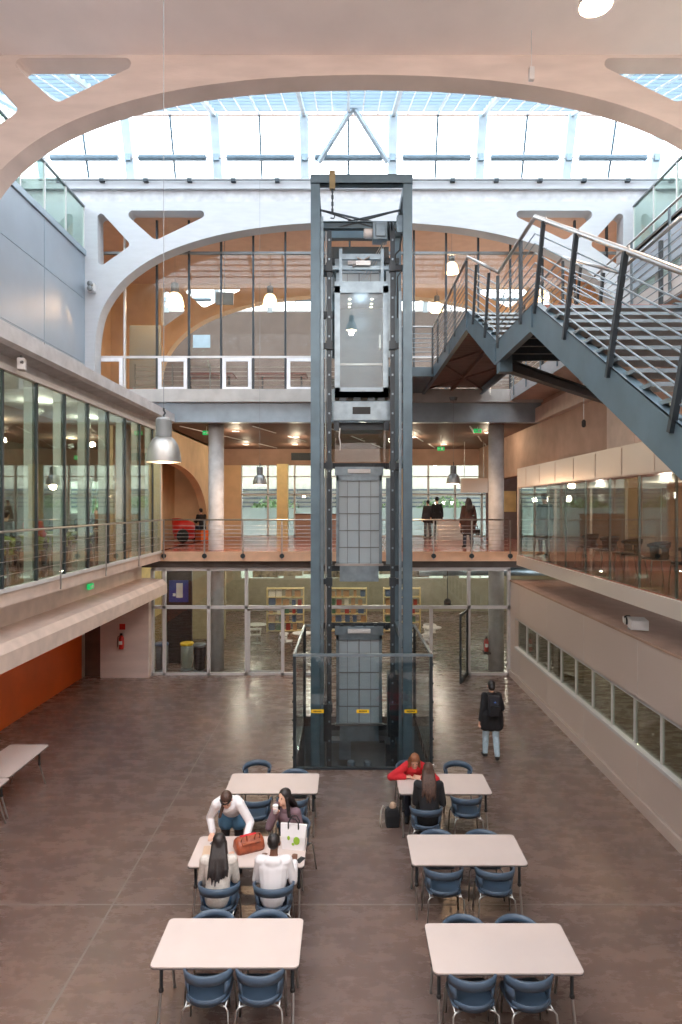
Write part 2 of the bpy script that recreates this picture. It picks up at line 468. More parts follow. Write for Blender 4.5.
# first floor slab edge left + gallery
struct(B(-13.5,-5.8,-6,30,3.69,3.95).build('floor_gallery', 'pinkslab'))
struct(B(-13.5,-5.85,2,30,3.95,3.965).build('floor_gallery_carpet', 'redfloor'))
w = sempty('window_4', 'tall green tinted glazing of the left gallery')
ys = [19.95-.75+0-1.2*k for k in range(0, 20)]
yy = [20.05]+ys
for a, b in zip(yy[:-1], yy[1:]):
    MB().box(-5.815,-5.80,b+.02,a-.02,3.98,7.70).build('pane', 'glassgreen', w)
for y in ys: B(-5.84,-5.78,y-.025,y+.025,3.95,7.73).build('mullion', 'darksteel', w)
B(-5.86,-5.74,-4.5,20.05,7.70,7.80).build('rail', 'frame', w)
B(-5.86,-5.76,-4.5,20.05,3.93,4.0).build('rail', 'frame', w)
for i, y in enumerate(ys):
    MB().box(-6.38,-6.05,y-.07,y+.07,3.96,7.9).build('fin', mfin, w) if False else B(-6.02,-5.86,y-.05,y+.05,3.96,7.95).build('fin', 'frame', w)
B(-6.0,-5.8,20.0,20.1,3.95,7.73).build('post', 'frame', w)
# beam above the glazing, protruding
struct(xzrun([(-8.6,7.95),(-5.86,7.95),(-5.86,7.8),(-5.78,7.8),(-5.78,7.95),(-5.45,7.98),(-5.38,8.04),(-5.38,8.28),(-5.5,8.32),(-8.6,8.32)], -6, 20.1).build('wall_left_upper_beam', 'conc'))
struct(B(-13.5,-6.0,-6,30,8.0,8.25).build('ceiling_gallery', 'brown'))
M['taupe'] = mat('taupe_wall',(150,142,132),.8)
struct(B(-13.7,-13.5,-6,30,3.95,8.0).build('wall_gallery', 'taupe'))
# side wall with an arched recess beyond the glazing
side = MB()
lp = []
for i in range(25):
    a = PI/2*(1-i/24); lp.append((20.9+6.9*math.cos(a)**.75, 3.96+2.95*max(math.sin(a),0)**.75))
lp = [(20.9,3.96)]+lp
side.prism([[(20.2,3.96),(20.2,8.1),(30,8.1),(30,3.96)]+lp[::-1]], 'yz', -6.3, -6.0)
struct(side.build('wall_side_arched', 'beige'))
struct(MB().box(-7.6,-7.5,20.6,29.8,3.95,8.0).box(-7.5,-6.3,28.0,28.1,3.95,8.0).build('wall_recess', 'beige'))
# end wall of the gallery with windows
ew = MB().prism([[(-13.5,3.95),(-13.5,8.0),(-7.6,8.0),(-7.6,3.95)], [(-12.9,5.0),(-12.9,6.6),(-11.4,6.6),(-11.4,5.0)], [(-10.6,5.0),(-10.6,6.6),(-8.2,6.6),(-8.2,5.0)]], 'xz', 29.8, 30)
struct(ew.build('wall_gallery_end', 'taupe'))
for n_, (a, b) in enumerate(((-12.9,-11.4),(-10.6,-8.2))):
    w = sempty('window_%d' % (5+n_)); B(a,b,29.88,29.9,5,6.6).build('pane', 'glassclear', w)
    f = MB().box(a,b,29.82,29.95,5,5.06).box(a,b,29.82,29.95,6.54,6.6).box(a,b,29.82,29.95,5.78,5.84)
    for k in range(4): f.box(a+(b-a)*k/3-.03,a+(b-a)*k/3+.03,29.82,29.95,5,6.6)
    f.build('frame', 'frame', w)
# window openings in the gallery's outer wall are glazed strips
# level two left: metal panels and glass balustrade above
w = sempty('wall_left_panels', 'perforated metal panel wall on the upper left')
zz = [9.0, 9.87, 11.9, 13.25]
yb_ = [6.0, 8.0, 10.0, 11.1+4.65, 17.95, 20.06] if False else [4.0, 6.7, 9.4, 12.1, 14.9, 17.4, 20.06]
for i in range(len(yb_)-1):
    for k in range(1, 3):
        B(-8.24,-8.2,yb_[i]+.02,yb_[i+1]-.02,zz[k]+.02,zz[k+1]-.02).build('panel', 'meshp', w)
    B(-8.24,-8.2,yb_[i]+.02,yb_[i+1]-.02,8.34,9.85).build('panel', 'conc', w)
fr = MB()
for y in yb_: fr.box(-8.26,-8.19,y-.02,y+.02,9.85,13.3)
for z in (9.86, 11.9): fr.box(-8.26,-8.19,4,20.06,z-.015,z+.015)
fr.build('frame', 'steel2', w)
B(-8.5,-8.27,-6,20.06,8.3,13.3).build('backing', 'conc', w)
struct(B(-10.2,-8.15,-6,20.1,13.25,13.42).build('floor_upper_left', 'steel2'))
def balustrade(name, x, label, y0=3.0, y1=20.0, z=13.42, zt=14.78):
    t = thing(name, label, 'balustrade', (x, 0, z))
    h = zt-z; n = 13; st = (y1-y0)/n
    for k in range(n):
        B(-.01,.01,y0+st*k+.015,y0+st*(k+1)-.015,.02,h-.03).build('pane', 'glassgreen', t)
        B(-.03,.03,y0+st*(k+1)-.02,y0+st*(k+1)+.02,0,h).build('post', 'frame', t)
    B(-.045,.045,y0,y1,h-.05,h).build('handrail', 'greyframe', t)
    return t
balustrade('glass_balustrade', -8.2, 'green tinted glass balustrade above the metal panels on the upper left')
balustrade('glass_balustrade', 9.0, 'green tinted glass balustrade on the upper right beside the white arch wall')
struct(B(-10.4,-10.2,-6,34,13.3,15.7).build('wall_top_left', 'white'))
struct(B(11.1,11.3,-6,34,13.3,15.7).build('wall_top_right', 'white'))
# gable walls closing the roof bays
# ---------------- right side
# ground floor box with a window band
FX = 5.24
r = sempty('wall_right', 'satin metal clad wall along the right of the hall')
B(FX,FX+.12,2,20.45,0.22,1.03).build('panel', 'clad', r); B(FX,FX+.12,2,20.45,1.93,3.0).build('panel', 'clad', r)
B(FX,FX+.12,19.84,20.45,1.03,1.93).build('panel', 'clad', r)
B(FX-.02,7.4,2,20.45,3.0,3.05).build('ledge', 'brown', r)
B(FX-.05,FX+.02,2,20.4,0,.2).build('plinth', 'clad', r)
B(FX+.12,FX+.3,2,20.45,0,.22).build('plinth', 'dark', r)
jt = MB()
for k in range(8): jt.box(FX-.004,FX+.001,19.3-2.6*k-.01,19.3-2.6*k+.01,1.96,2.98).box(FX-.004,FX+.001,19.3-2.6*k-.01,19.3-2.6*k+.01,.24,.98)
jt.build('joint', mat('panel_joint', (206,196,190), .4), r)
w = sempty('window_7', 'long low band of windows in the right wall')
for k in range(18):
    y = 19.75-1.0*k
    B(FX+.07,FX+.085,y-.98,y-.02,1.06,1.9).build('pane', 'glassdark', w)
    B(FX+.045,FX+.1,y-1.02,y-.98,1.03,1.93).build('mullion', 'frame', w)
B(FX-.03,FX+.12,2,19.84,.985,1.05).build('sill', 'frame', w); B(FX+.0,FX+.12,2,19.84,1.9,1.95).build('head', 'frame', w)
struct(B(9.2,9.3,2,20.45,0,3.0).build('wall_right_room', 'olivewall' if 'olivewall' in M else 'card'))
# first floor box
GX = 5.06; YE = 18.9
struct(B(GX-.02,9.4,-4,YE,3.66,3.95).build('floor_right_box', 'cladsoft'))
struct(B(GX+.05,9.3,-4,YE-.05,3.95,3.97).build('floor_right_box_finish', 'redfloor'))
struct(B(9.3,9.45,-4,YE,3.95,6.5).build('wall_right_box', 'brown'))
struct(B(GX,9.4,-4,YE,5.93,6.5).build('ceiling_right_box', 'cladsoft'))
jt = MB()
for k in range(14): y = YE-.9-1.25*k; jt.box(GX-.006,GX,y-.015,y+.015,5.97,6.46)
jt.box(GX-.006,GX,-4,YE,5.93,5.96)
struct(jt.build('trim_7', 'pinkslab', label='panel joints of the fascia above the right gallery glazing'))
w = sempty('window_8', 'reflecting glazing of the right gallery')
ys = [YE-.25-1.25*k for k in range(17)]
for a, b in zip([YE]+ys[:-1], ys):
    B(GX+.02,GX+.035,b+.01,a-.01,3.98,5.9).build('pane', 'glassdark', w)
for y in ys: B(GX+.04,GX+.07,y-.02,y+.02,3.96,5.93).build('mullion', 'greyframe', w)
B(GX,GX+.08,YE-.1,YE,3.95,5.93).build('post', 'clad', w)
for k in range(4): B(GX+.1+1.05*k,GX+1.1+1.05*k,YE-.03,YE-.015,3.98,5.9).build('pane', 'glassclear', w)
for k in range(1,5): B(GX+1.05*k+.03,GX+1.05*k+.09,YE-.06,YE,3.95,5.93).build('mullion', 'clad', w)
# upper right wall, beam, level two slab
struct(B(6.2,6.4,-4,30,3.95,8.75).build('wall_right_upper', 'brown') if False else MB().box(6.2,6.4,-4,30,6.5,8.75).build('wall_right_upper', 'brown'))
struct(B(6.0,6.25,-4,20.3,8.05,8.5).build('wall_right_beam', 'pinkslab'))
struct(B(5.95,6.25,13.2,14.6,6.5,8.05).build('wall_right_pilaster', 'pinkslab'))
struct(B(5.2,9.2,-4,20.6,8.75,9.1).build('floor_level_two_right', 'pinkslab'))
struct(B(5.17,5.2,-4,20.08,8.72,9.12).build('trim_8', 'white', label='white fascia of the upper right walkway'))
struct(B(9.0,9.2,-6,20.1,12.2,13.42).build('wall_right_panels', 'meshp'))
struct(B(9.0,9.2,-6,20.1,9.1,10.0).build('wall_right_panels_low', 'meshp'))
struct(B(9.0,11.1,-6,20.1,13.25,13.42).build('floor_upper_right', 'steel2'))
w = sempty('window_9', 'glazing with grey rails on the upper right')
for k in range(12):
    y = 20-1.4*k; B(9.08,9.1,y-1.37,y-.03,10.0,12.2).build('pane', 'glassgreen', w); B(9.0,9.12,y-.04,y+.04,10,12.2).build('mullion', 'greyframe', w)
struct(B(11.1,11.3,-6,20.1,9.1,13.3).build('wall_right_corridor', 'card'))
# ---------------- far side: first floor deck, level two slab, big beam, columns
struct(MB().box(-6.0,6.2,20.1,30.2,3.68,3.95).box(6.2,9.4,18.9,30.2,3.68,3.95).build('floor_first', 'pinkslab'))
struct(MB().box(-6.0,6.2,20.14,30.0,3.95,3.965).box(6.2,9.4,19,30.0,3.95,3.965).build('floor_first_finish', 'redfloor'))
struct(B(-6.0,6.2,20.06,20.1,3.67,3.97).build('trim_9', mat('pale_timber_fascia', (222,180,150), .5), label='pale fascia board under the balcony railing'))
struct(B(-9.0,9.0,20.12,34,8.68,9.08).build('floor_second', 'slab'))
struct(B(-10.2,-9.0,20.12,34,8.68,9.08).build('floor_second_side', 'slab'))
struct(B(-6.6,6.45,20.32,20.62,8.06,8.68).build('trim_10', 'steel2', label='deep blue grey steel beam under the second floor'))
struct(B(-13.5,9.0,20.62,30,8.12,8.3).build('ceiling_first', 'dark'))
sl = MB()
for k in range(62): sl.box(-5.98,6.18,20.7+.15*k,20.79+.15*k,8.06,8.12)
struct(sl.build('ceiling_slats', 'wood', label='dark timber slat ceiling above the balcony'))
st = MB()
for x in (-4.6,-2.2,.2,2.6,5.0):
    for k in range(3): st.bar((x-.9+k*.9,21.2+k*3,8.045),(x-.35+k*.9,23.2+k*3,8.045),.05,.02)
struct(st.build('trim_11', 'frame', label='pale lighting tracks set across the slat ceiling'))
for i, x in enumerate((-4.27, 4.94)):
    c = MB().lathe([(.25,0),(.25,8.1)], (x,21.05,0), 32).build('column_%d' % (i+1), 'conc', smooth=True, recalc=True)
    struct(c, 'round pale concrete column on the %s side of the balcony' % ('left','right')[i])
# far glazed wall of the first floor
w = sempty('window_10', 'glazed far wall of the first floor')
for k in range(12):
    x = -4.9+1.25*k
    B(x+.03,x+1.22,29.95,29.97,5.35,7.3).build('pane', 'glassclear', w); B(x+.03,x+1.22,29.95,29.97,4.0,5.32).build('frosted_pane', 'glassfrost', w)
    B(x-.04,x+.04,29.9,30.02,3.95,7.3).build('mullion', 'frame', w)
f = MB().box(-4.9,9.4,29.9,30.02,5.9,5.97).box(-4.9,9.4,29.9,30.02,6.75,6.8).box(-4.9,9.4,29.9,30.02,3.95,4.03); f.build('rail', 'frame', w)
struct(B(-6.0,9.4,29.85,30.05,7.3,8.12).build('wall_bulkhead', 'brown')); struct(B(-6.0,-4.9,29.85,30.05,3.95,7.3).build('wall_end_left', 'beige'))
vg = thing('ventilation_grille', 'dark ventilation grille high on the far wall beside the lift', 'grille', (-1.8,29.84,7.7))
B(-.75,.75,-.04,0,-.17,.17).build('frame', 'darksteel', vg); m_ = MB()
for k in range(6): m_.box(-.7,.7,-.05,-.04,-.15+.055*k,-.12+.055*k)
m_.build('slats', 'black', vg)
struct(B(6.85,7.5,28.2,28.3,5.14,6.06).build('wall_cream_panel', 'card')); struct(B(6.2,7.6,28.3,28.4,3.95,8.1).build('wall_grey_panel', mat('mauve_grey_wall',(128,116,118),.7))); struct(B(9.4,9.5,YE,30,3.95,8.1).build('wall_side_right', 'brown'))
# ---------------- ground floor glass front
FY = 20.45
w = sempty('window_11', 'pale framed glass front across the ground floor')
def vpost(x, wd=.1, z0=0, z1=3.4): B(x-wd/2,x+wd/2,FY-.05,FY+.07,z0,z1).build('mullion', 'frame', w)
for x in (-6.18,-5.8,-4.38,-3.18,-2.02,2.72,3.92,5.2): vpost(x, z1=3.4 if x not in (-2.02,2.72) else 2.17)
vpost(-.82); vpost(1.5)
B(-6.2,5.24,FY-.05,FY+.07,3.33,3.45).build('rail', 'frame', w); B(-6.2,5.24,FY-.05,FY+.07,2.12,2.22).build('rail', 'frame', w)
B(-6.2,-1.1,FY-.05,FY+.07,0,.08).build('rail', 'frame', w); B(3.9,5.24,FY-.05,FY+.07,0,.08).build('rail', 'frame', w)
xs = [-6.18,-5.8,-4.38,-3.18,-.82,1.5,3.92,5.2]
for a, b in zip(xs[:-1], xs[1:]):
    B(a+.05,b-.05,FY,FY+.012,2.22,3.33).build('pane', 'glassclear', w)
for a, b in ((-6.18,-5.8),(-5.8,-4.38),(-4.38,-3.18),(-3.1,-2.06),(3.97,5.15)):
    B(a+.05,b-.05,FY,FY+.012,.08,2.12).build('pane', 'glassclear', w)
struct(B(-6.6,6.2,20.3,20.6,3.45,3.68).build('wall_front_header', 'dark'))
d = sempty('door_2', 'open glazed door leaf right of the lift')
def leaf(px, py, ang, parent, wd=1.08):
    c, s_ = math.cos(ang), math.sin(ang)
    P = lambda t, z: (px+c*t, py+s_*t, z)
    m_ = MB().bar(P(.03,0.03),P(.03,2.12),.06,.05).bar(P(wd,0.03),P(wd,2.12),.06,.05).bar(P(0,.08),P(wd,.08),.05,.12).bar(P(0,2.09),P(wd,2.09),.05,.08)
    m_.build('frame', 'darksteel' if ang > 3 else 'frame', parent)
    MB().bar(P(.06,1.1),P(wd-.03,1.1),.012,1.95).build('pane', 'glassclear', parent)
    MB().tube(P(wd-.1,.9),P(wd-.1,1.3),.02).build('handle', 'chrome', parent)
leaf(3.86, 20.36, PI*1.5-.38, d)
d = sempty('door_3', 'closed glazed door leaf left of the lift'); leaf(-3.13, 20.5, 0, d, 1.08)
# hall behind the glass front
struct(B(-9.5,-9.3,20.45,33,0,3.68).build('wall_hall_left', 'card')); struct(B(11,11.2,20.45,33,0,3.68).build('wall_hall_right', 'card'))
hb = MB().prism([[(-9.5,0),(-9.5,3.68),(11,3.68),(11,0)]]+[[(x,1.7),(x,3.1),(x+2.2,3.1),(x+2.2,1.7)] for x in (-5.4,-2.6,.2,3.0,5.8)], 'xz', 32.8, 33)
struct(hb.build('wall_hall_back', mat('olive_cream_wall', (150,146,126), .7)))
for i, x in enumerate((-5.4,-2.6,.2,3.0,5.8)):
    w = sempty('window_%d' % (12+i)); B(x,x+2.2,32.88,32.9,1.7,3.1).build('pane', 'glassclear', w)
    B(x,x+2.2,32.86,32.96,2.36,2.42).build('rail', 'frame', w); B(x+1.07,x+1.13,32.86,32.96,1.7,3.1).build('mullion', 'frame', w)
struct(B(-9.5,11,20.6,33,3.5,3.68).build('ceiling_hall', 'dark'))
struct(B(-7.5,-4.9,26,26.15,0,3.5).build('wall_hall_partition', mat('khaki_wall',(170,160,130),.7)))
# ---------------- upper room glazing behind the middle arch
SY = 20.85
w = sempty('window_20', 'tall screen of dark mullions closing the upper room behind the white arch')
sp = 1.047
for k in range(-1, 16):
    x = -7.21+sp*k
    B(x-.03,x+.03,SY-.03,SY+.07,9.1,14.7).build('mullion', 'darksteel' if k else 'frame', w)
    if k < 15:
        B(x+.03,x+sp-.03,SY+.01,SY+.022,10.3,13.6).build('pane', 'glasswarm', w)
        if k % 2 == 1 and k < 9:
            m_ = MB().box(x+.05,x+sp-.05,SY-.06,SY+.02,9.16,9.27).box(x+.05,x+sp-.05,SY-.06,SY+.02,10.1,10.21).box(x+.05,x+.16,SY-.06,SY+.02,9.27,10.1).box(x+sp-.16,x+sp-.05,SY-.06,SY+.02,9.27,10.1)
            m_.build('casement', mat('white_frame', (232,232,236), .4) if 'wf' not in M else M['wf'], w)
        B(x+.03,x+sp-.03,SY+.01,SY+.022,9.15,10.2).build('pane', 'glasswarm', w)
B(-9,9.5,SY-.03,SY+.07,13.6,13.68).build('rail', 'greyframe', w); B(-9,9.5,SY-.04,SY+.07,10.21,10.28).build('rail', 'frame', w)
B(-9,9.5,SY-.04,SY+.07,9.08,9.16).build('rail', 'frame', w)
hr = thing('window_guard_rail', 'slim grey rails behind the low windows of the upper room', 'rail', (0,21.2,9.1))
m_ = MB()
for z in (.3,.45,.6,.75,.9): m_.tube((-7,0,z),(8,0,z),.012,6)
m_.build('bars', 'chrome', hr)
for k in range(13): B(-7+1.25*k-.02,-7+1.25*k+.02,-.02,.02,-.02,1.0).build('post', 'greyframe', hr)
struct(B(-10.2,-9.9,20.6,34,9.08,14.8).build('wall_room_left', 'beige')); struct(B(10.8,11.1,20.6,34,9.08,14.8).build('wall_room_right', 'beige'))
# outdoors beyond the far windows
struct(B(-40,40,34.5,80,-.4,-.3).build('ground', mat('lawn', (96,120,70), .9, var=.2, scale=1)))
struct(B(-40,-14,-20,80,-.4,-.3).build('ground_side', mat('lawn_side', (96,120,70), .9, var=.2, scale=1)))
# ================================================================ LAMPS OF THE PLACE AND ADDED ONES
def downlight(x, y, z, label, power=60, colour=CREAM, group='downlights set in the slat ceiling'):
    t = thing('downlight', label, 'ceiling light', (x,y,z), 0, group)
    MB().lathe([(.09,0),(.13,0),(.13,-.02),(.09,-.02)], n=16).build('ring', 'frame', t)
    MB().lathe([(.088,-.002),(.088,-.012)], n=16).build('lens', 'down', t)
    lamp('downlight_light', (x,y,z-.3), power, colour, .1, 'SPOT' if power < 0 else 'POINT')
    return t
DL = 'downlight in the slat ceiling above the balcony'
for i, (x, y) in enumerate(((-3.9,22.6),(-1.9,24.5),(-2.2,27.5),(2.6,24.5),(4.2,27.5),(.6,22.8),(-4.3,27.5),(5.1,23.0))):
    downlight(x, y, 8.055, DL + ', ' + ('left one nearest the front','left one above the lift bay','left one deep near the far wall','right one midway','right one deep near the far wall','just behind the lift','farthest left','beside the right column')[i], 27)
DH = 'small round downlight in the dark ceiling of the ground floor hall behind the glass front'
for x in (-7,-4.4,-1.6,1.2,4.0,7.5):
    for y in (22.5,26.8,30.6):
        if x == -7 and y == 26.8: continue
        downlight(x, y, 3.49, 'round downlight in the hall behind the glass front, %s row, %s' % ({22.5:'nearest',26.8:'middle',30.6:'farthest'}[y], {-7:'by the left wall',-4.4:'second from left',-1.6:'third from left',1.2:'fourth from left',4.0:'fifth from left',7.5:'by the right wall'}[x]), 34, (1.0,.9,.72), 'downlights of the ground floor hall')
DG = 'small round downlight in the ceiling of the left gallery'
for x, y in ((-7.4,5),(-7.4,8.5),(-7.4,12),(-7.4,15.5),(-7.4,18.4),(-10.5,9),(-10.5,14),(-10.5,19),(-10.5,24.5)):
    downlight(x, y, 7.995, 'round downlight in the left gallery, %s row, %s from the camera' % ('window' if x > -8 else 'inner', {5:'first',8.5:'second',12:'third',15.5:'fourth',18.4:'fifth',9:'first',14:'second',19:'third',24.5:'fourth'}[y]), 42, (1.0,.9,.74), 'downlights of the left gallery')
DR = 'small round downlight in the ceiling of the right gallery'
for x, y in ((7.0,6),(7.0,10),(7.0,14),(7.0,17.6)):
    downlight(x, y, 5.925, DR+', %s from the camera' % {6:'first',10:'second',14:'third',17.6:'fourth'}[y], 28, (1.0,.85,.7), 'downlights of the right gallery')
DB = 'small round downlight in the room behind the low window band'
for y in (4,8,12,16): downlight(7.2, y, 2.99, DB+', %s from the camera' % {4:'first',8:'second',12:'third',16:'fourth'}[y], 22, (1.0,.88,.6), 'downlights of the right ground floor room')
struct(B(5.3,9.3,2,20.45,2.99,3.0).build('ceiling_right_room','dark'))

def pendant(name_label, loc, ztop, lit=False, power=70, colour=WARM, s=1.0, group='aluminium bell pendants', glow=False, canopy=False):
    """bell pendant; loc = centre of its lower rim"""
    lens = glow and s == 1.0; glow = glow and not lens
    x, y, z = loc
    t = thing('pendant_lamp', name_label, 'pendant lamp', loc, 0, group)
    R = .215*s; zs = 1.2
    prof = [(R,0),(R*.985,.03*s),(R*.93,.10*s),(R*.80,.18*s),(R*.62,.235*s),(R*.40,.265*s),(R*.40,.262*s),(R*.60,.228*s),(R*.775,.172*s),(R*.90,.10*s),(R*.955,.03*s),(R*.97,0)]
    MB().lathe([(a, b*zs) for a, b in prof], n=32, caps=False).build('shade', 'glow' if glow else 'lamp', t, smooth=True)
    if not glow: MB().lathe([(R*.90,.09*s*zs),(R*.76,.165*s*zs),(R*.5,.225*s*zs)], n=24, caps=False).build('lining', 'lampin', t, smooth=True)
    MB().lathe([(R*.33,.29*s),(R*.45,.31*s),(R*.45,.52*s),(R*.38,.55*s),(.02,.555*s)], n=24).build('housing', 'greyframe', t, smooth=False)
    if lens: MB().lathe([(R*.94,.03),(R*.94,.022)], n=28).build('lens', 'down', t)
    MB().ball((0,0,.09*s), .05*s).build('bulb', 'glow', t, smooth=True)
    MB().path([(0,0,.54*s),(0,0,.58*s),(.018,0,.61*s),(0,0,.64*s),(0,0,.67*s)], .012, 6).build('hook', 'darksteel', t)
    MB().tube((0,0,.65*s),(0,0,ztop-z),.004,6).build('cable', 'greyframe', t)
    if canopy: MB().lathe([(.1,ztop-z-.1),(.13,ztop-z-.02),(.13,ztop-z)], n=16).build('canopy', 'greyframe', t)
    if power: lamp('pendant_light', (x,y,z-.06), power, colour, .09)
    return t
pendant('large aluminium bell pendant hanging in front of the left gallery glazing', (-2.25,7.9,5.94), 14.74, power=14)
pendant('small far aluminium bell pendant hanging left of the lift', (-2.64,19.6,6.05), 17.42, power=90)
pendant('small far aluminium bell pendant hanging under the stair walkway right of the lift', (3.28,19.55,6.08), 8.72, power=80, canopy=True)
pendant('lit bell pendant near the ceiling at the top right', (3.28,8.4,11.97), 14.74, power=230, colour=(1.0,.72,.52), glow=True)
RG = 'lit pendants of the upper room'
pendant('lit glass pendant in the upper room, left one before the beige arch wall', (-6.2,23.2,12.65), 14.76, glow=True, power=60, s=1.5, group=RG)
pendant('lit glass pendant in the upper room, hung just left of the lift', (-2.75,23.2,12.7), 14.76, glow=True, power=60, s=1.2, group=RG)
pendant('lit glass pendant in the upper room, highest one seen right of the lift', (3.6,21.8,13.35), 14.76, glow=True, power=60, s=1.1, group=RG)
pendant('lit glass pendant in the upper room, lower one close beside the lift', (3.55,25.0,13.0), 14.76, glow=True, power=60, s=1.1, group=RG)
pendant('lit glass pendant in the upper room behind the stair railing', (7.2,23.6,13.0), 14.76, glow=True, power=60, s=1.2, group=RG)
for i, (x, y) in enumerate(((-3.4,2.0),(3.4,2.0),(-6.8,5.2),(0.2,5.0),(7.6,5.6),(-3.4,-2.5),(3.4,-2.5))):  # extra pendants out of view, added to brighten and warm the ceiling
    pendant('added unseen pendant over the camera end of the hall, ' + ('left of the middle','right of the middle','beside the left panel wall','in the middle','beside the right wall','rear left','rear right')[i], (x,y,11.86), 15.4, power=170, colour=(1.0,.84,.74), glow=True, group='added unseen pendants over the camera end of the hall')
sd = thing('smoke_sensor', 'small white sensor hanging on a rod from the ceiling', 'sensor', (3.64,12.56,13.75))
MB().tube((0,0,.25),(0,0,.99),.008,6).build('rod', 'frame', sd); B(-.05,.05,-.05,.05,0,.25).build('body', 'frame', sd, bevel=.01)
sd = thing('pull_switch', 'small black pull hanging on a cord below the stair landing', 'switch', (5.2,14.0,7.15))
MB().tube((0,0,.1),(0,0,1.6),.008,6).build('cord', 'frame', sd); MB().lathe([(.02,.14),(.045,.1),(.045,0),(.02,-.03)], n=12).build('pull', 'black', sd)

# ================================================================ RAILINGS
def railing(label, x0, x1, y, z, posts, group=None, bars=7, bracket=True, hz=1.02):
    t = thing('balcony_railing', label, 'railing', (0,y,z), 0, group)
    MB().tube((x0,0,hz),(x1,0,hz),.024,10).build('handrail', 'rail_warm' if 'rail_warm' in M else 'chrome', t, smooth=True)
    b = MB()
    for k in range(bars): b.tube((x0,.0,.14+k*.115),(x1,.0,.14+k*.115),.008,6)
    b.build('bars', 'chrome', t)
    for x in posts:
        p = MB().box(x-.022,x+.022,-.012,.012,-.22,hz-.02).build('post', 'chrome', t)
        if bracket: MB().lathe([(.075,-.02),(.075,.03),(.03,.05),(.03,.07)], (x,0,-.11), 14, 'y').build('bracket', 'darksteel', p)
    return t
RP = [(px-346)*20.02/640 for px in (164,204.7,243,282,321,360,395,433.5,471.5,510)]
railing('long stainless railing along the edge of the first floor balcony', -5.72, 5.05, 19.98, 3.95, RP)
t = thing('gallery_railing', 'stainless railing along the foot of the left gallery glazing', 'railing', (-5.66,0,3.95))
MB().tube((0,-1,1.02),(0,19.9,1.02),.022,10).build('handrail', 'chrome', t)
b = MB()
for k in range(3): b.tube((0,-1,.3+k*.22),(0,19.9,.3+k*.22),.005,6)
b.build('bars', 'chrome', t)
for k in range(9): 
    p = B(-.012,.012,19.9-2.4*k-.02,19.9-2.4*k+.02,-.2,1.0).build('post', 'chrome', t)
# upper right walkway railing posts
t = thing('walkway_railing', 'steel railing on the upper right walkway behind the stair', 'railing', (5.14,0,9.1))
MB().tube((0,2,1.05),(0,20,1.05),.022,8).build('handrail', 'chrome', t)
b = MB()
for k in range(6): b.tube((0,2,.15+k*.14),(0,20,.15+k*.14),.008,6)
b.build('bars', 'chrome', t)
for k in range(13): B(-.02,.0,19.6-1.35*k-.03,19.6-1.35*k+.03,-.3,1.03).build('post', 'steel', t)

# ================================================================ STAIR
SX0, SX1 = 2.4, 4.27
st = thing('steel_staircase', 'blue grey steel staircase with open treads and slanting railing posts on the right', 'staircase', (3.3,1.0,3.95))
O = Vector((3.3,1.0,3.95))
def L3(x, y, z): return Vector((x,y,z))-O
PLAN = [(1.0,3.95),(8.17,7.95),(10.17,7.95),(12.6,9.18),(20.1,9.18)]
def zline(y):
    for (a, za), (b, zb) in zip(PLAN[:-1], PLAN[1:]):
        if y <= b: return za+(zb-za)*(y-a)/(b-a)
    return PLAN[-1][1]
def stringer(x, ye=20.1):
    top = [(1.0,3.98),(8.17,8.0),(10.17,8.02),(12.6,9.24),(ye,9.24)]
    bot = [(ye,8.92),(12.72,8.92),(10.28,7.68),(8.3,7.68),(1.0,3.62)]
    poly = [(y-O.y, z-O.z) for y, z in top+bot]
    m = MB().prism([poly], 'yz', x-.01-O.x, x+.01-O.x)
    for pl in (top, bot[::-1]):
        for (a, za), (b, zb) in zip(pl[:-1], pl[1:]): m.bar(L3(x+.035*(1 if x < 3 else -1),a,za-.008), L3(x+.035*(1 if x < 3 else -1),b,zb-.008), .09, .016)
    for y in (10.2,12.64,8.2,14.8,17.4): m.box(x-.03-O.x,x+.05-O.x,y-O.y-.01,y-O.y+.01,zline(y)-.26-O.z,zline(y)+.02-O.z)
    return m.build('stringer', 'stairsteel' if 'stairsteel' in M else 'steel', st)
stringer(SX0); stringer(SX1)
def tread(y, z, d=.3):
    m = MB().box(SX0+.02-O.x,SX1-.02-O.x,y-O.y,y-O.y+d,z-O.z-.035,z-O.z)
    m.build('tread', 'galv', st)
for k in range(1, 23): tread(1.0+.3117*(k-1)+.02, 3.95+.1739*k, .27)
for k in range(1, 7): tread(10.17+.347*(k-1)+.02, 7.95+.176*k, .3)
B(SX0+.02-O.x,SX1-.02-O.x,8.17-O.y,10.17-O.y,7.9-O.z,7.95-O.z).build('landing', 'galv', st)
m_ = MB()
for k in range(5): m_.box(SX0+.02-O.x,SX1-.02-O.x,8.3-O.y+.45*k,8.36-O.y+.45*k,7.7-O.z,7.9-O.z)
m_.build('landing_beam', 'darksteel', st)
B(SX0+.02-O.x,SX1-.02-O.x,8.165-O.y,8.175-O.y,7.86-O.z,7.97-O.z).build('nosing', mat('red_brown_nosing',(150,92,78),.5), st)
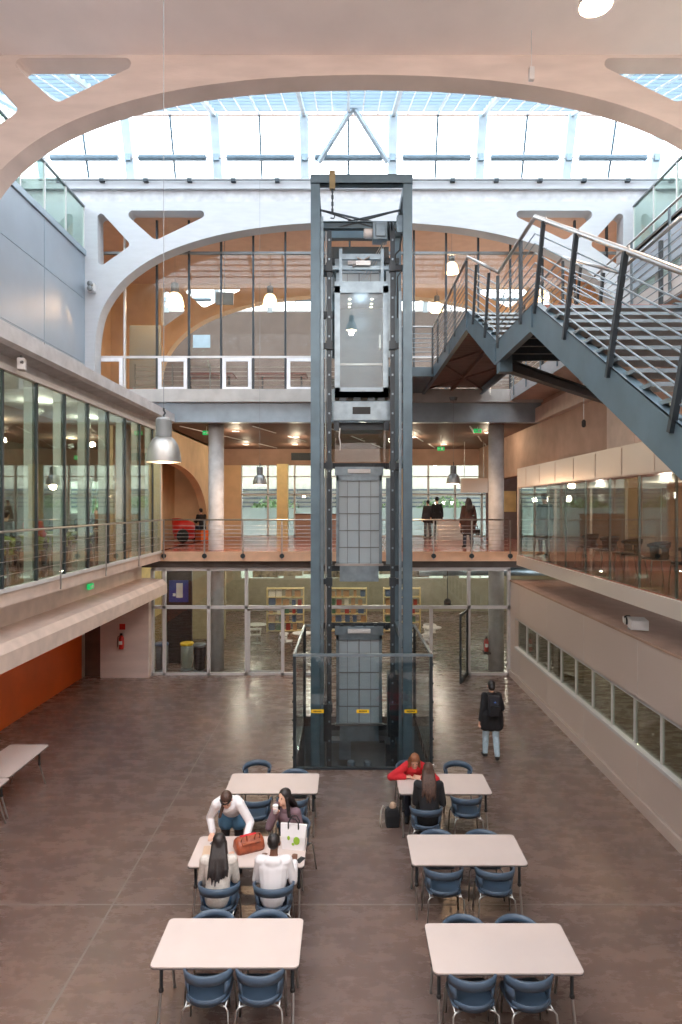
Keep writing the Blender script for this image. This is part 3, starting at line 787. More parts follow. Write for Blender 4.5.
# walkway boards, dark when seen from below
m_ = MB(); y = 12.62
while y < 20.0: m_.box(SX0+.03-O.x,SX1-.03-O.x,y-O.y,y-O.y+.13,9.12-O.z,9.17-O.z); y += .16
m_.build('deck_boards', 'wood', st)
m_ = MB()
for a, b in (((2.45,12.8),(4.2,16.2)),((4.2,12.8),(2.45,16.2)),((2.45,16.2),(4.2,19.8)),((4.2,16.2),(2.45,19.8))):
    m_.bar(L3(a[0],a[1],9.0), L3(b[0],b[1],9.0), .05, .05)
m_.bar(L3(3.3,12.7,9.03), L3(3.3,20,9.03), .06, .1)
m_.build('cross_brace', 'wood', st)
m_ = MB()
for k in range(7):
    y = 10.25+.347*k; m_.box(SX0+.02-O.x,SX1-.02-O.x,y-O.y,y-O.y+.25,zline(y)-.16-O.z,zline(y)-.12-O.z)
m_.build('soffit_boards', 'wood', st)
# handrails, bars, posts
def rails(x, sgn, y1=20.0):
    ys = [(1.0,3.95),(8.12,7.95),(10.05,7.95),(12.6,9.18),(y1,9.18)]
    hr = [L3(x+.0,y,z+1.12) for y, z in ys]
    m = MB()
    for a, b in zip(hr[:-1], hr[1:]): m.tube(a, b, .027, 10)
    for a in hr: m.ball(a, .027, 8, 6)
    m.build('handrail', 'chrome', st, smooth=True)
    m = MB()
    for k in range(7):
        o = .16+.125*k
        pts = [L3(x,y,z+o) for y, z in ys]
        for a, b in zip(pts[:-1], pts[1:]): m.tube(a, b, .0085, 6)
    m.build('rail_bars', 'galv', st)
    P = [(1.3,.4),(2.43,.4),(3.56,.4),(4.69,.4),(5.82,.4),(6.98,.4),(8.08,.4),(8.72,0),(10.04,0),(10.97,.33),(12.0,.33),(12.66,0),(14.0,0),(15.4,0),(16.6,0),(17.6,0),(19.2,0)]
    for y, lean in P:
        z = zline(y)
        if y > y1: continue
        a = L3(x-.02*sgn,y,z-.07); top = 1.02/ (1 if not lean else math.sqrt(1+lean*lean)*.98)
        h = (1.0 if not lean else .93)
        b = L3(x-.02*sgn, y-lean*h, z+h) 
        if not lean: b = L3(x-.02*sgn,y,z+1.06)
        m = MB(); d = (b-a).normalized(); side = Vector((0,d.z,-d.y))
        # two flat bars with the rails between them
        m.bar(a+Vector((.0,0,0)), b, .045, .05)
        for k in range(7): 
            c = a+(b-a)*(.22+.11*k); m.tube(c+Vector((-.022*sgn,0,0)), c+Vector((.02*sgn,0,0)), .016, 6)
        m.build('railing_post', 'darksteel', st)
    m = MB()
    for y, lean in P:
        if lean and y > 1.2:
            z = zline(y); m.path([L3(x,y-lean*.93,z+.93),L3(x,y-lean*.93-.02,z+.97),L3(x,y-lean*.93-.02,zline(y-lean*.93-.02)+1.1)], .01, 6)
    m.build('handrail_support', 'chrome', st)
rails(SX0, 1, 17.6); rails(SX1, -1, 20.0)
# diagonal support beams under the landing
sb = thing('support_beam', 'dark steel beam running diagonally from the stair landing to the right wall', 'beam', (2.5,10.1,7.5))
m_ = MB().bar((0,0,.05),(3.6,4.0,.05),.14,.02).bar((0,0,.21),(3.6,4.0,.21),.14,.02).bar((0,0,.13),(3.6,4.0,.13),.02,.16)
m_.build('girder', 'darksteel', sb); m_.build; B(-.1,.1,-.1,.1,.0,.28).build('end_plate', 'steel', sb)
# bridge from the walkway to the lift
br = thing('lift_bridge', 'short steel bridge between the stair walkway and the lift at the second floor', 'bridge', (2.0,18.6,9.0))
B(-.95,.38,-1.1,1.5,-.05,.2).build('deck', 'steel', br)
m_ = MB()
for k in range(7): m_.tube((-.5,-1.1,.36+.125*k),(.4,-1.1,.36+.125*k),.008,6)
m_.build('rail_bars', 'galv', br); MB().tube((-.5,-1.1,1.3),(.4,-1.1,1.3),.024,8).build('handrail', 'chrome', br)
for x in (-.45,.36): B(x-.02,x+.02,-1.12,-1.08,0,1.28).build('post', 'darksteel', br)
# casings hiding nothing: second floor guard rail right of the lift
railing('stainless guard rail at the second floor edge right of the lift', 4.4, 5.1, 20.0, 9.1, (4.5,), bracket=False)

# ================================================================ LIFT
EX = .325
lf = thing('lift_shaft', 'tall open blue grey steel lift tower in the middle of the hall', 'lift tower', (EX,14.9,0))
def hb(m, x, y, z0, z1, w=.19):
    m.box(x-w/2,x+w/2,y-w/2,y-w/2+.025,z0,z1).box(x-w/2,x+w/2,y+w/2-.025,y+w/2,z0,z1).box(x-.02,x+.02,y-w/2+.02,y+w/2-.02,z0,z1)
TOPZ = 12.35
for x in (-.97,.97):
    m = MB(); hb(m, x, -1.4, -1.4, TOPZ); m.build('front_post', 'steel', lf)
    m = MB(); hb(m, x, 1.3, -1.4, TOPZ); m.build('rear_post', 'steel', lf)
    for z in (2.42,6.4,TOPZ-.12) : B(x-.07,x+.07,-1.3,1.2,z-.09,z+.09).build('side_beam', 'steel', lf)
    m = MB(); s_ = 1 if x > 0 else -1
    # holed guide rail
    xr = x-s_*.28
    m.box(xr-.05,xr+.05,-.95,-.92,-1.3,11.4).box(xr-.012,xr+.012,-.92,-.86,-1.3,11.4)
    m.build('guide_rail', 'darksteel', lf)
    m = MB()
    for k in range(30): m.box(xr-.018,xr+.018,-.962,-.949,-1.0+.42*k,-.96+.42*k)
    m.build('guide_bolts', 'galv', lf)
    MB().box(x-s_*.13-.03,x-s_*.13+.03,-1.2,-1.14,-1.2,11.6 if s_ < 0 else 10).build('cable_duct', 'galv', lf)
    MB().tube((x-s_*.17,.2,-1.2),(x-s_*.17,.2,11.9),.02,8).build('piston', 'chrome', lf)
    B(x-s_*.2-.1,x-s_*.2+.1,1.0,1.06,3.95,6.1).build('side_panel', 'galv', lf)
    B(x-s_*.2-.1,x-s_*.2+.1,1.0,1.06,9.1,11.4).build('side_panel', 'galv', lf)
    for z in (1.0, 3.75, 6.28, 8.9, 10.6):
        m = MB().box(min(xr,x)-.02,max(xr,x)+.02,-.95,-.85,z-.06,z+.06).box(xr-.07,xr+.07,-1.0,-.85,z-.09,z+.09); m.build('rail_bracket', 'darksteel', lf)
m = MB().box(-1.07,1.07,-1.5,-1.47,TOPZ-.2,TOPZ).box(-1.07,1.07,-1.5,-1.31,TOPZ-.02,TOPZ).box(-1.07,1.07,-1.5,-1.31,TOPZ-.2,TOPZ-.18); m.build('top_beam', 'steel', lf)
m = MB().box(-1.07,1.07,1.2,1.4,TOPZ-.2,TOPZ); m.build('top_beam', 'steel', lf)
m = MB().box(-.95,.95,-.35,-.2,11.72,11.74).box(-.95,.95,-.35,-.2,11.86,11.88).box(-.95,.95,-.29,-.26,11.72,11.88); m.build('machine_beam', 'steel', lf)
m = MB().bar((-.9,-.4,12.1),(.9,.9,12.28),.03,.04).bar((-.9,.9,12.28),(.9,-.4,12.1),.03,.04).bar((-.9,-.3,12.15),(.3,-.3,11.75),.02,.03).bar((-.5,-.3,11.75),(.9,-.3,12.15),.02,.03); m.build('cross_brace', 'darksteel', lf)
for z in (2.42, 6.4, 11.5):
    m = MB().box(-1.0,1.0,1.02,1.1,z-.07,z+.07)
    for k in range(6): m.box(-.75+.28*k,-.67+.28*k,.95,1.02,z-.09,z+.05)
    m.build('landing_beam', 'darksteel', lf)
for z in (3.86, -.1):
    B(-1.0,1.0,1.02,1.12,z-.08,z+.06).build('landing_beam', 'darksteel', lf)
# glass backing of the shaft above and between the doors
B(-.75,.75,1.15,1.165,6.5,8.6).build('shaft_glass', 'glasslift', lf); B(-.75,.75,1.15,1.165,9.1,11.9).build('shaft_glass', 'glassprint', lf)
def landing_door(z, name='landing_door', lit='glassprint'):
    d = MB().box(-.57,-.5,.98,1.08,z,z+2.2).box(.5,.57,.98,1.08,z,z+2.2).box(-.57,.57,.98,1.08,z+2.08,z+2.2).build(name, 'galv', lf)
    for s_ in (-1, 1):
        B(*( (-.5,-.01) if s_ < 0 else (.01,.5)),1.03,1.045,z,z+2.08).build('door_panel', 'doorprint', d)
    m = MB().box(-.012,.012,1.0,1.05,z,z+2.08)
    for k in range(1,5): m.box(-.5,.5,1.01,1.05,z+.42*k-.012,z+.42*k+.012)
    for x in (-.5,-.29,.29,.5): m.box(x-.006,x+.006,1.01,1.04,z,z+2.08)
    m.build('glazing_bar', 'greyframe', d)
    B(-.48,.48,.93,.98,z-.42,z-.02).build('apron', 'galv', d)
    B(-.6,.6,.9,1.0,z-.03,z+.02).build('sill', 'chrome', d)
    m = MB().box(-.6,.6,.94,1.0,z+2.2,z+2.42); m.build('header', 'galv', d)
    m = MB().box(-.28,.28,.88,.94,z+2.26,z+2.36)
    for k in range(5): m.lathe([(.03,0),(.03,.03)], (-.2+.1*k,.86,z+2.3), 10, 'y')
    m.build('door_drive', 'frame', d)
M['doorprint'] = mat('printed_glass_door', (166,180,188), .35, var=.02, scale=60)
landing_door(0.0); landing_door(3.95); landing_door(9.1)
# machine and gear at the top
m = MB().box(.28,.62,-.4,-.05,11.45,11.85).box(.34,.58,-.45,-.4,11.5,11.8); m.build('motor', 'galv', lf, bevel=.02)
MB().lathe([(.16,0),(.2,.02),(.2,.05),(.17,.07),(.2,.09),(.2,.13),(.16,.15)], (.64,-.25,11.68), 20, 'x').build('traction_sheave', 'darksteel', lf)
MB().lathe([(.1,-.2),(.12,-.16),(.12,.0),(.1,.03)], (.28,-.22,11.66), 16, 'x').build('brake_drum', 'frame', lf)
B(.78,.98,-1.0,-.8,11.35,11.72).build('controller_box', 'galv', lf)
m = MB().box(-.67,-.55,-1.54,-1.44,TOPZ-.32,TOPZ+.06); m.build('hoist_plate', 'brassy', lf) if 'brassy' in M else m.build('hoist_plate', mat('aged_brass',(132,118,88),.4,.6), lf)
m = MB()
for k in range(7): m.box(-.625 if k%2 else -.635,-.595 if k%2 else -.585,-1.5,-1.48 if k%2 else -1.46,11.98-.07*k,12.05-.07*k)
m.path([(-.61,-1.48,11.55),(-.56,-1.48,11.5),(-.58,-1.48,11.43),(-.65,-1.48,11.44)], .014, 6); m.build('hoist_chain', 'darksteel', lf)
m = MB()
for x in (-.08,.0,.08): m.tube((.64+x*.4,-.25,11.6),(.1+x,-.2,10.6),.007,6)
m.build('ropes', 'chrome', lf)
m = MB().path([(.9,-.9,11.4),(.85,-.9,11.0),(.75,-.9,10.9),(.74,-.9,10.0)], .02, 6).path([(.95,-.9,11.4),(.93,-.9,10.6),(.8,-.95,10.4),(.8,-.95,9.5)], .015, 6); m.build('cables', 'black', lf)
m = MB().box(-.9,-.62,-.6,-.5,10.55,10.7).box(-.9,-.62,-.6,-.5,9.6,9.75); m.build('switch_box', 'darksteel', lf)
# pit equipment
for x in (-.2,.2):
    m = MB().lathe([(.1,-1.45),(.1,-1.35),(.06,-1.33),(.06,-.98),(.09,-.96),(.1,-.9),(.09,-.84),(.05,-.82)], (x,.75,0), 16); m.build('buffer', 'galv', lf, smooth=False)
m = MB().box(-.95,-.45,.9,1.2,-.45,-.39).box(-.5,-.2,1.25,1.35,-1.0,-.5); m.build('pit_bracket', 'galv', lf)
m = MB().box(.5,.9,.9,1.2,-.45,-.39).box(.62,.9,.4,.8,-1.0,-.3); m.build('pit_bracket', 'darksteel', lf)
B(-.86,-.7,-.5,-.2,.1,1.0).build('pit_switch_cabinet', 'darksteel', lf)
B(.62,.86,-.5,-.1,.2,1.6).build('counterweight_guard', 'darksteel', lf)
# lift car
cr = thing('lift_car', 'glazed lift car with small ceiling spots stopped high in the tower', 'lift car', (.346,15.0,7.95))
m = MB().box(-.6,-.48,-.75,-.6,0,2.35).box(.48,.6,-.75,-.6,0,2.35).box(-.6,.6,-.75,-.6,2.2,2.45).box(-.6,.6,-.75,-.6,-.12,.09)
m.build('front_frame', 'galv', cr)
m = MB().box(-.6,-.57,-.6,.7,0,2.35).box(.57,.6,-.6,.7,0,2.35); m.build('side_wall', 'glasslift', cr)
B(-.56,.56,.62,.64,.0,2.3).build('rear_wall', mat('lift_back_panel',(96,112,122),.35,.2), cr); B(-.6,.6,-.75,.7,-.12,0).build('car_floor', 'darksteel', cr)
B(-.48,.48,-.72,-.705,.09,2.2).build('front_glass', 'glasslift', cr)
B(-.55,.55,-.6,.65,2.27,2.33).build('car_ceiling', 'steel2', cr); B(-.56,.56,.6,.62,.88,.93).build('car_handrail', 'chrome', cr)
B(-.006,.006,.605,.62,0,.9).build('panel_joint', 'greyframe', cr)
for x in (-.26,.26):
    for y in (-.45,-.1,.25,.5):
        MB().lathe([(.03,0),(.03,-.01)], (x,y,2.27), 12).build('spot', 'down', cr)
lamp('lift_car_light', (.346,15.0,10.05), 5, (.85,.93,1.0), .2)
B(.4,.44,-.6,-.45,1.0,1.3).build('control_panel', 'chrome', cr)
m = MB()
for x in (-.5,-.18,.14,.36): m.box(x,x+.16,-.7,-.5,-.24,-.12)
m.build('floor_blocks', 'darksteel', cr)
m = MB().box(-.66,.66,-.72,-.66,-.66,-.2); m.build('lower_sling', 'galv', cr, bevel=.03)
B(-.2,.2,-.725,-.72,-.5,-.34).build('sling_slot', 'black', cr)
m = MB().box(-.5,.5,-.5,.4,-.82,-.66).box(-.62,-.5,-.7,-.6,-.86,-.66).box(.5,.62,-.7,-.6,-.86,-.66); m.build('safety_gear', 'darksteel', cr)
MB().path([(-.48,-.66,-.8),(-.5,-.66,-1.0),(-.47,-.66,-1.15),(-.48,-.66,-1.3)], .014, 6).build('trailing_cable', 'frame', cr)
m = MB().box(-.5,-.43,-.7,-.62,2.45,3.2).box(.43,.5,-.7,-.62,2.45,3.2).box(-.75,.75,-.66,-.58,2.75,2.83).box(-.45,.45,-.66,-.58,2.98,3.1); m.build('upper_sling', 'galv', cr)
m = MB().box(-.12,.2,-.74,-.66,2.82,2.92).tube((-.2,-.7,2.8),(.18,-.7,3.02),.02).tube((-.1,-.7,3.0),(.2,-.7,2.85),.02); m.build('door_operator', 'chrome', cr)
# glass enclosure with handrail frame and three yellow warning labels
en = thing('glass_enclosure', 'waist high glass enclosure with steel rim around the foot of the lift', 'glass screen', (.345,14.76,0)); en['label'] = 'tall glass screen with grey steel rim around the foot of the lift'
HX, HY, HZ = 1.43, 1.64, 2.37
M['enclglass'] = glass('grey_tinted_safety_glass', (242,247,248), .04, power=4)
m = MB().box(-HX,HX,-HY-.03,-HY+.03,HZ-.05,HZ).box(-HX-.0,-HX+.05,-HY,HY,HZ-.05,HZ).box(HX-.05,HX,-HY,HY,HZ-.05,HZ).box(-HX,-.6,HY-.05,HY,HZ-.05,HZ).box(.6,HX,HY-.05,HY,HZ-.05,HZ); m.build('rim', 'galv', en)
for x, y in ((-HX+.03,-HY),(HX-.03,-HY),(-HX+.03,HY-.03),(HX-.03,HY-.03)): B(x-.03,x+.03,y-.03,y+.03,0,HZ-.05).build('post', 'darksteel', en)
for s_ in (-1,1):
    B(s_*(HX-.02)-.006,s_*(HX-.02)+.006,-HY+.04,HY-.06,.03,HZ-.06).build('side_pane', 'enclglass', en)
    m = MB()
    for k in range(6): m.lathe([(.025,-.02),(.025,.02)], (s_*(HX-.0),-HY,.25+.38*k), 8, 'x')
    m.build('pane_clamp', 'black', en)
B(-HX+.06,HX-.06,-HY-.006,-HY+.006,.03,HZ-.06).build('front_pane', 'enclglass', en)
m = MB().box(-HX,HX,-HY-.03,-HY+.02,0,.05); m.build('base_rail', 'darksteel', en)
for x in (-.93,.0,.93+.05):
    l = B(x-.13,x+.13,-HY-.012,-HY-.007,1.16,1.23).build('warning_label', 'yellow', en, label='yellow warning label')
    m_ = MB()
    for k in range(6): m_.box(x-.08+.028*k,x-.06+.028*k,-HY-.014,-HY-.012,1.18,1.21)
    m_.build('label_print', 'black', l)
# ================================================================ FURNITURE
def rrect(w, d, r, k=5):
    return rounded([(-w/2,-d/2),(w/2,-d/2),(w/2,d/2),(-w/2,d/2)], r/ (2**.5) if False else r, k)
def make_table(label, loc, rz, group='long pale tables'):
    t = thing('dining_table', label, 'table', loc, rz, group)
    MB().prism([rrect(1.51,.765,.05)], 'xy', .715, .74).build('tabletop', 'table', t)
    MB().prism([rrect(1.516,.771,.052)], 'xy', .712, .728).build('edge_band', 'edge', t)
    m = MB().box(-.66,.66,-.02,.02,.66,.70)
    for s in (-1,1): m.box(s*.66-.02,s*.66+.02,-.3,.3,.67,.712)
    m.build('under_frame', 'darksteel', t)
    for sx in (-1,1):
        for sy in (-1,1):
            m = MB().tube((sx*.68,sy*.22,.70),(sx*.68,sy*.22,.40),.019,10)
            l = m.build('leg', 'darksteel', t)
            MB().path([(sx*.68,sy*.22,.41),(sx*.685,sy*.23,.36),(sx*.69,sy*.33,.02),(sx*.69,sy*.335,.0)], .016, 10).build('foot', 'chrome', l, smooth=True)
            MB().ball((sx*.68,sy*.225,.39), .028, 10, 7).build('joint_knob', 'black', l, smooth=True)
    return t
def strip(angs, f):
    """curved sheet with thickness; f(a)->list of 4 corner points (outer low, outer high, inner high, inner low)"""
    m = MB(); return m.loft([f(a) for a in angs])
def make_chair(label, loc, rz, group, shell='navy', empty=True):
    t = thing('shell_chair', label, 'chair', loc, rz, group)
    # seat
    m = MB(); rings = []
    out = rounded([(-.215,-.17),(.215,-.17),(.235,.22),(-.235,.22)], .09, 4)
    for k, dz, s_ in ((0,.425,.93),(1,.435,1),(2,.45,1.0),(3,.452,.93),(4,.443,.6),(5,.438,.1)):
        rings.append([(x*s_, .02+(y)*s_, dz) for x, y in out])
    m.loft(rings).build('seat', shell, t, smooth=True)
    # wrap-around back with an opening over the seat
    A = [math.radians(a) for a in range(-108, 109, 8)]
    def fb(a):
        q = abs(a)/math.radians(108); zt = .757-.06*q**2; zb = zt-.105+.05*q**4
        def P(rx, z): return (rx*math.sin(a)*1.05, -.0-rx*math.cos(a)*.98+.0, z)
        return [P(.236,zb), P(.250,zt-.006), P(.226,zt), P(.220,zb)]
    b = strip(A, fb).build('backrest', shell, t, smooth=True)
    def low(a0, a1):
        def f(a):
            zt = .65; zb = .45
            def P(r, z): return (r*math.sin(a)*1.05, -r*math.cos(a)*.98, z)
            return [P(.205,zb-.02), P(.236,zt), P(.222,zt), P(.19,zb)]
        n = 5; return strip([math.radians(a0+(a1-a0)*i/n) for i in range(n+1)], f)
    for a0, a1 in ((-96,-52),(52,96)): low(a0, a1).build('side_wing', shell, t, smooth=True)
    # lower rim of the opening
    def rim(a):
        def P(r, z): return (r*math.sin(a)*1.05, -r*math.cos(a)*.98, z)
        return [P(.208,.43), P(.222,.505), P(.208,.505), P(.19,.44)]
    strip([math.radians(-60+12*i) for i in range(11)], rim).build('back_rim', shell, t, smooth=True)
    m = MB()
    for s in (-1,1):
        m2 = MB().path([(s*.12,.16,.42),(s*.2,.19,.415),(s*.225,.205,.39),(s*.245,.235,0.0)], .0105, 8); m2.build('leg', 'chrome', t, smooth=True)
        m2 = MB().path([(s*.12,-.14,.42),(s*.2,-.17,.415),(s*.225,-.19,.39),(s*.25,-.25,0.0)], .0105, 8); m2.build('leg', 'chrome', t, smooth=True)
        m.tube((s*.2,.19,.415),(s*.2,-.17,.415),.01,8)
    m.build('seat_frame', 'chrome', t, smooth=True)
    return t
TB = {}
tabs = [('R1','pale table with four empty chairs at the front right, nearest the camera on that side',1.63,6.765,0),
 ('L1','pale empty table at the front left, nearest the camera on that side',-1.234,6.85,0),
 ('R2','pale empty table in the middle of the right row, behind the front one',1.615,8.695,0),
 ('L2','pale table where four people sit and lean around a tan bag',-1.3,8.65,0),
 ('R3','pale table where a person in red leans writing, farthest of the right row',1.62,10.75,0),
 ('L3','pale empty table behind the leaning person, farthest of the left row',-1.22,10.77,0),
 ('F1','pale table near the orange wall, the farther of two pushed together',-6.18,11.75,PI/2),
 ('F2','pale table near the orange wall, the nearer of two pushed together',-6.13,10.20,PI/2)]
t0 = None
for key, lb, x, y, rz in tabs:
    if t0 is None: t0 = make_table(lb, (x,y,0), rz)
    else: dup_tree(t0, (x,y,0), rz, lb)
chairs = [
 (-1.40,6.54,0,'navy chair tucked under the front left table, left one on the near side'),
 (-.87,6.54,.03,'navy chair tucked under the front left table, right one on the near side'),
 (-1.50,7.15,PI,'navy chair at the far side of the front left table, the left one, mostly hidden'),
 (-.885,7.15,PI,'navy chair at the far side of the front left table, the right one, mostly hidden'),
 (1.265,6.47,.05,'navy chair tucked under the front right table, left one on the near side'),
 (1.83,6.47,.12,'navy chair tucked under the front right table, right one on the near side'),
 (1.31,7.06,PI,'navy chair at the far side of the front right table, the left one, mostly hidden'),
 (1.90,7.06,PI,'navy chair at the far side of the front right table, the right one, mostly hidden'),
 (1.265,8.32,.03,'navy chair tucked under the middle right table, left one on the near side'),
 (1.93,8.32,-.05,'navy chair tucked under the middle right table, right one on the near side'),
 (1.28,8.98,PI,'navy chair at the far side of the middle right table, behind the person in black'),
 (1.92,8.98,PI,'navy chair at the far side of the middle right table, beside the small white bag'),
 (1.25,9.98,0,'navy chair on which the long haired person in black sits'),
 (1.945,10.36,.05,'empty navy chair beside the person in black at the farthest right table'),
 (2.00,11.46,PI-.15,'empty navy chair with open back at the far side of the farthest right table'),
 (1.15,11.50,PI,'navy chair under the person in red'),
 (-1.45,10.27,.03,'navy chair at the near side of the farthest left table, behind the leaning person'),
 (-.86,10.28,-.03,'navy chair at the farthest left table, near side, behind the person holding a cup'),
 (-1.60,11.5,PI,'navy chair beyond the farthest left table, left one with open back'),
 (-.89,11.1,PI,'navy chair at the far side of the farthest left table, the right one pushed in'),
 (-1.58,7.97,0,'navy chair on which the long haired person in grey sits'),
 (-.90,7.97,.03,'navy chair on which the person in the white hoodie sits'),
 (-.78,9.42,PI-.5,'navy chair on which the person with the paper cup sits'),
]
c0 = None
for x, y, rz, lb in chairs:
    if c0 is None: c0 = make_chair(lb, (x,y,0), rz, 'navy chairs around the pale tables')
    else: dup_tree(c0, (x,y,0), rz, lb)
# things on and beside the tables
TT = .7405
bg_ = thing('handbag', 'tan and red leather handbag lying on the table between four people', 'handbag', (-1.32,8.70,TT), .45)
m = MB().loft([[(x*k,y*k2,z) for x,y in rounded([(-.2,-.13),(.2,-.13),(.2,.13),(-.2,.13)],.05,3)] for k,k2,z in ((.92,.9,0),(1,1,.04),(.97,.85,.11),(.88,.55,.16),(.8,.3,.175))]); m.build('body', 'leather', bg_, smooth=True)
MB().bar((-.13,-.075,.135),(.13,-.075,.135),.13,.02).build('flap', 'leather', bg_, bevel=.02)
MB().box(-.12,.12,.0,.07,.14,.18).build('red_lining', 'cloth_red', bg_, bevel=.02, label='bright red lining showing at the open top')
for dx in (-.09,.09): MB().path([(dx-.04,-.08,.16),(dx-.03,-.1,.23),(dx+.03,-.1,.23),(dx+.04,-.08,.16)], .008, 6).build('handle', 'leather', bg_, smooth=True)
tb = thing('tote_bag', 'white tote bag with green print and black handles standing on the table', 'bag', (-.71,8.72,TT), -.15)
m = MB().loft([[(-.15,-.05,0),(.15,-.05,0),(.15,.05,0),(-.15,.05,0)],[(-.17,-.055,.17),(.17,-.055,.17),(.17,.055,.17),(-.17,.055,.17)],[(-.18,-.02,.33),(.18,-.02,.33),(.18,.02,.33),(-.18,.02,.33)]]); m.build('body', 'cloth_white', tb)
for s in (-1,1): MB().path([(-.07,s*.028,.27),(-.07,s*.035,.36),(-.03,s*.045,.42),(.03,s*.045,.42),(.07,s*.035,.36),(.07,s*.028,.27)], .01, 6).build('handle', 'black', tb, smooth=True)
m = MB().ball((.05,-.058,.13),(.045,.006,.055),10,6).ball((.0,-.056,.08),(.02,.006,.02),8,5).ball((-.06,-.057,.16),(.02,.006,.03),8,5); m.build('print', mat('lime_print',(150,190,60),.7), tb, label='lime green print')
def paper(label, x, y, z, w, d, rz, m_='paper', cat='paper', name='paper_sheet'):
    o = MB().box(-w/2,w/2,-d/2,d/2,0,.003).build(name, m_, loc=(x,y,z)); o.rotation_euler = (0,0,rz); return tag(o, label, cat)
paper('brown paper sheet on the left end of the busy table', -1.82, 8.62, TT, .22, .32, .1, mat('kraft_paper',(206,176,150),.8))
paper('white sheet of paper under the hands of the person in red', 1.27, 10.86, TT, .21, .28, .1)
ph = B(-.035,.035,-.07,.07,0,.009).build('phone', 'black', loc=(-.60,8.42,TT)); ph.rotation_euler = (0,0,-.5); tag(ph, 'black phone lying beside the person in the white hoodie', 'phone')
ph = B(-.035,.035,-.07,.07,0,.009).build('phone', 'cloth_grey', loc=(-1.80,8.83,TT)); ph.rotation_euler = (0,0,1.3); tag(ph, 'small grey phone on the left end of the busy table', 'phone')
bt = thing('water_bottle', 'small clear bottle with white cap beside the person in red', 'bottle', (1.50,11.03,TT))
MB().lathe([(.028,0),(.032,.01),(.032,.12),(.02,.16),(.014,.18)], n=14).build('body', 'glasslift', bt, smooth=True); MB().lathe([(.017,.178),(.017,.205)], n=12).build('cap', 'paper', bt)
MB().lathe([(.0325,.04),(.0325,.1)], n=14).build('label_band', 'cloth_white', bt)
gb = thing('shoulder_bag', 'black shoulder bag standing open on the floor left of the farthest right table', 'bag', (.78,10.80,0), .1)
m = MB().loft([[(-.11,-.08,0),(.11,-.08,0),(.11,.08,0),(-.11,.08,0)],[(-.12,-.09,.2),(.12,-.09,.2),(.12,.09,.2),(-.12,.09,.2)],[(-.10,-.06,.31),(.10,-.06,.31),(.10,.06,.31),(-.10,.06,.31)]]); m.build('body', 'cloth_black', gb, bevel=.02)
MB().ball((.01,0,.34),(.06,.045,.07)).build('scarf', mat('beige_cloth',(200,170,146),.9), gb, smooth=True, label='beige cloth poking out of the top')
MB().path([(-.1,0,.3),(-.16,-.02,.36),(-.2,-.04,.28),(-.22,-.06,.1),(-.2,-.06,.02)], .012, 6).build('strap', 'cloth_cream', gb, smooth=True)
wb = thing('plastic_bag', 'small crumpled white and green bag on the floor behind the middle right table', 'bag', (1.62,9.62,0), .2)
m = MB().ball((0,0,.11),(.14,.1,.11),12,8); m.v = [tuple(Vector(v)*(1+.18*noise.noise(Vector(v)*14))) for v in m.v]; m.v = [(x,y,max(z,.0)) for x,y,z in m.v]; m.build('body', 'cloth_white', wb)
MB().path([(-.05,0,.19),(-.03,0,.27),(.04,0,.27),(.05,0,.19)], .008, 6).build('handle', 'leaf', wb)

# ================================================================ FITTINGS
def extinguisher(label, loc, rz=0):
    t = thing('fire_extinguisher', label, 'fire extinguisher', loc, rz)
    MB().lathe([(.02,0),(.07,.01),(.078,.04),(.078,.36),(.05,.42),(.02,.44)], n=18).build('cylinder', 'red', t, smooth=True)
    MB().box(-.03,.03,-.04,.02,.44,.50).box(-.02,.02,-.1,.0,.49,.51).build('valve', 'black', t)
    MB().path([(0,-.03,.46),(-.09,-.05,.40),(-.1,-.06,.2),(-.09,-.06,.08)], .012, 6).build('hose', 'black', t, smooth=True)
    B(-.05,.05,-.079,-.074,.16,.27).build('label_plate', 'paper', t)
    return t
extinguisher('red fire extinguisher hanging on the pale pier at the left', (-7.02,20.0,.92))
B(-.09,.09,-.01,0,0,.18).build('sign_plate', 'red')
s_ = bpy.data.objects['sign_plate']; s_.location = (-7.02,20.095,1.52); s_.name = 'fire_sign'; tag(s_, 'small red square sign above the fire extinguisher on the left pier', 'sign')
extinguisher('red fire extinguisher standing by the foot of the right column behind the glass front', (4.6,21.0,.62))
B(-.12,.12,-.1,.16,.55,.615).build('shelf_bracket', 'darksteel').location = (4.62,21.0,0)
o = bpy.data.objects['shelf_bracket']; tag(o, 'small dark bracket holding the fire extinguisher at the right column', 'bracket')
def exit_sign(label, loc, rz, ztop=None):
    t = thing('exit_sign', label, 'exit sign', loc, rz)
    B(-.13,.13,-.03,.03,0,.13).build('body', 'exitg', t)
    m = MB().box(.0,.07,-.034,-.03,.025,.105).box(-.08,-.03,-.034,-.03,.055,.075).prism([[(-.11,.065),(-.07,.04),(-.07,.09)]], 'xz', -.034, -.03); m.build('pictogram', 'paper', t)
    if ztop: MB().tube((0,0,.13),(0,0,ztop-loc[2]),.008,6).build('rod', 'frame', t)
    return t
exit_sign('green exit sign on the recessed band of the left wall', (-6.37,15.95,3.33), PI/2)
exit_sign('green exit sign under the slat ceiling near the left column', (-4.66,21.4,7.78), 0, 8.06)
exit_sign('green exit sign hanging right of the lift, the lower of two', (3.56,24,7.48), 0, 8.06)
exit_sign('green exit sign near the right column, the higher of two', (4.42,21.5,7.86), 0, 8.06)
exit_sign('green exit sign inside the left gallery', (-9.2,22,7.0), 0, 8.0)
cm = thing('security_camera', 'small white box camera under the concrete beam at the left', 'camera', (-5.55,10.95,7.72), .3)
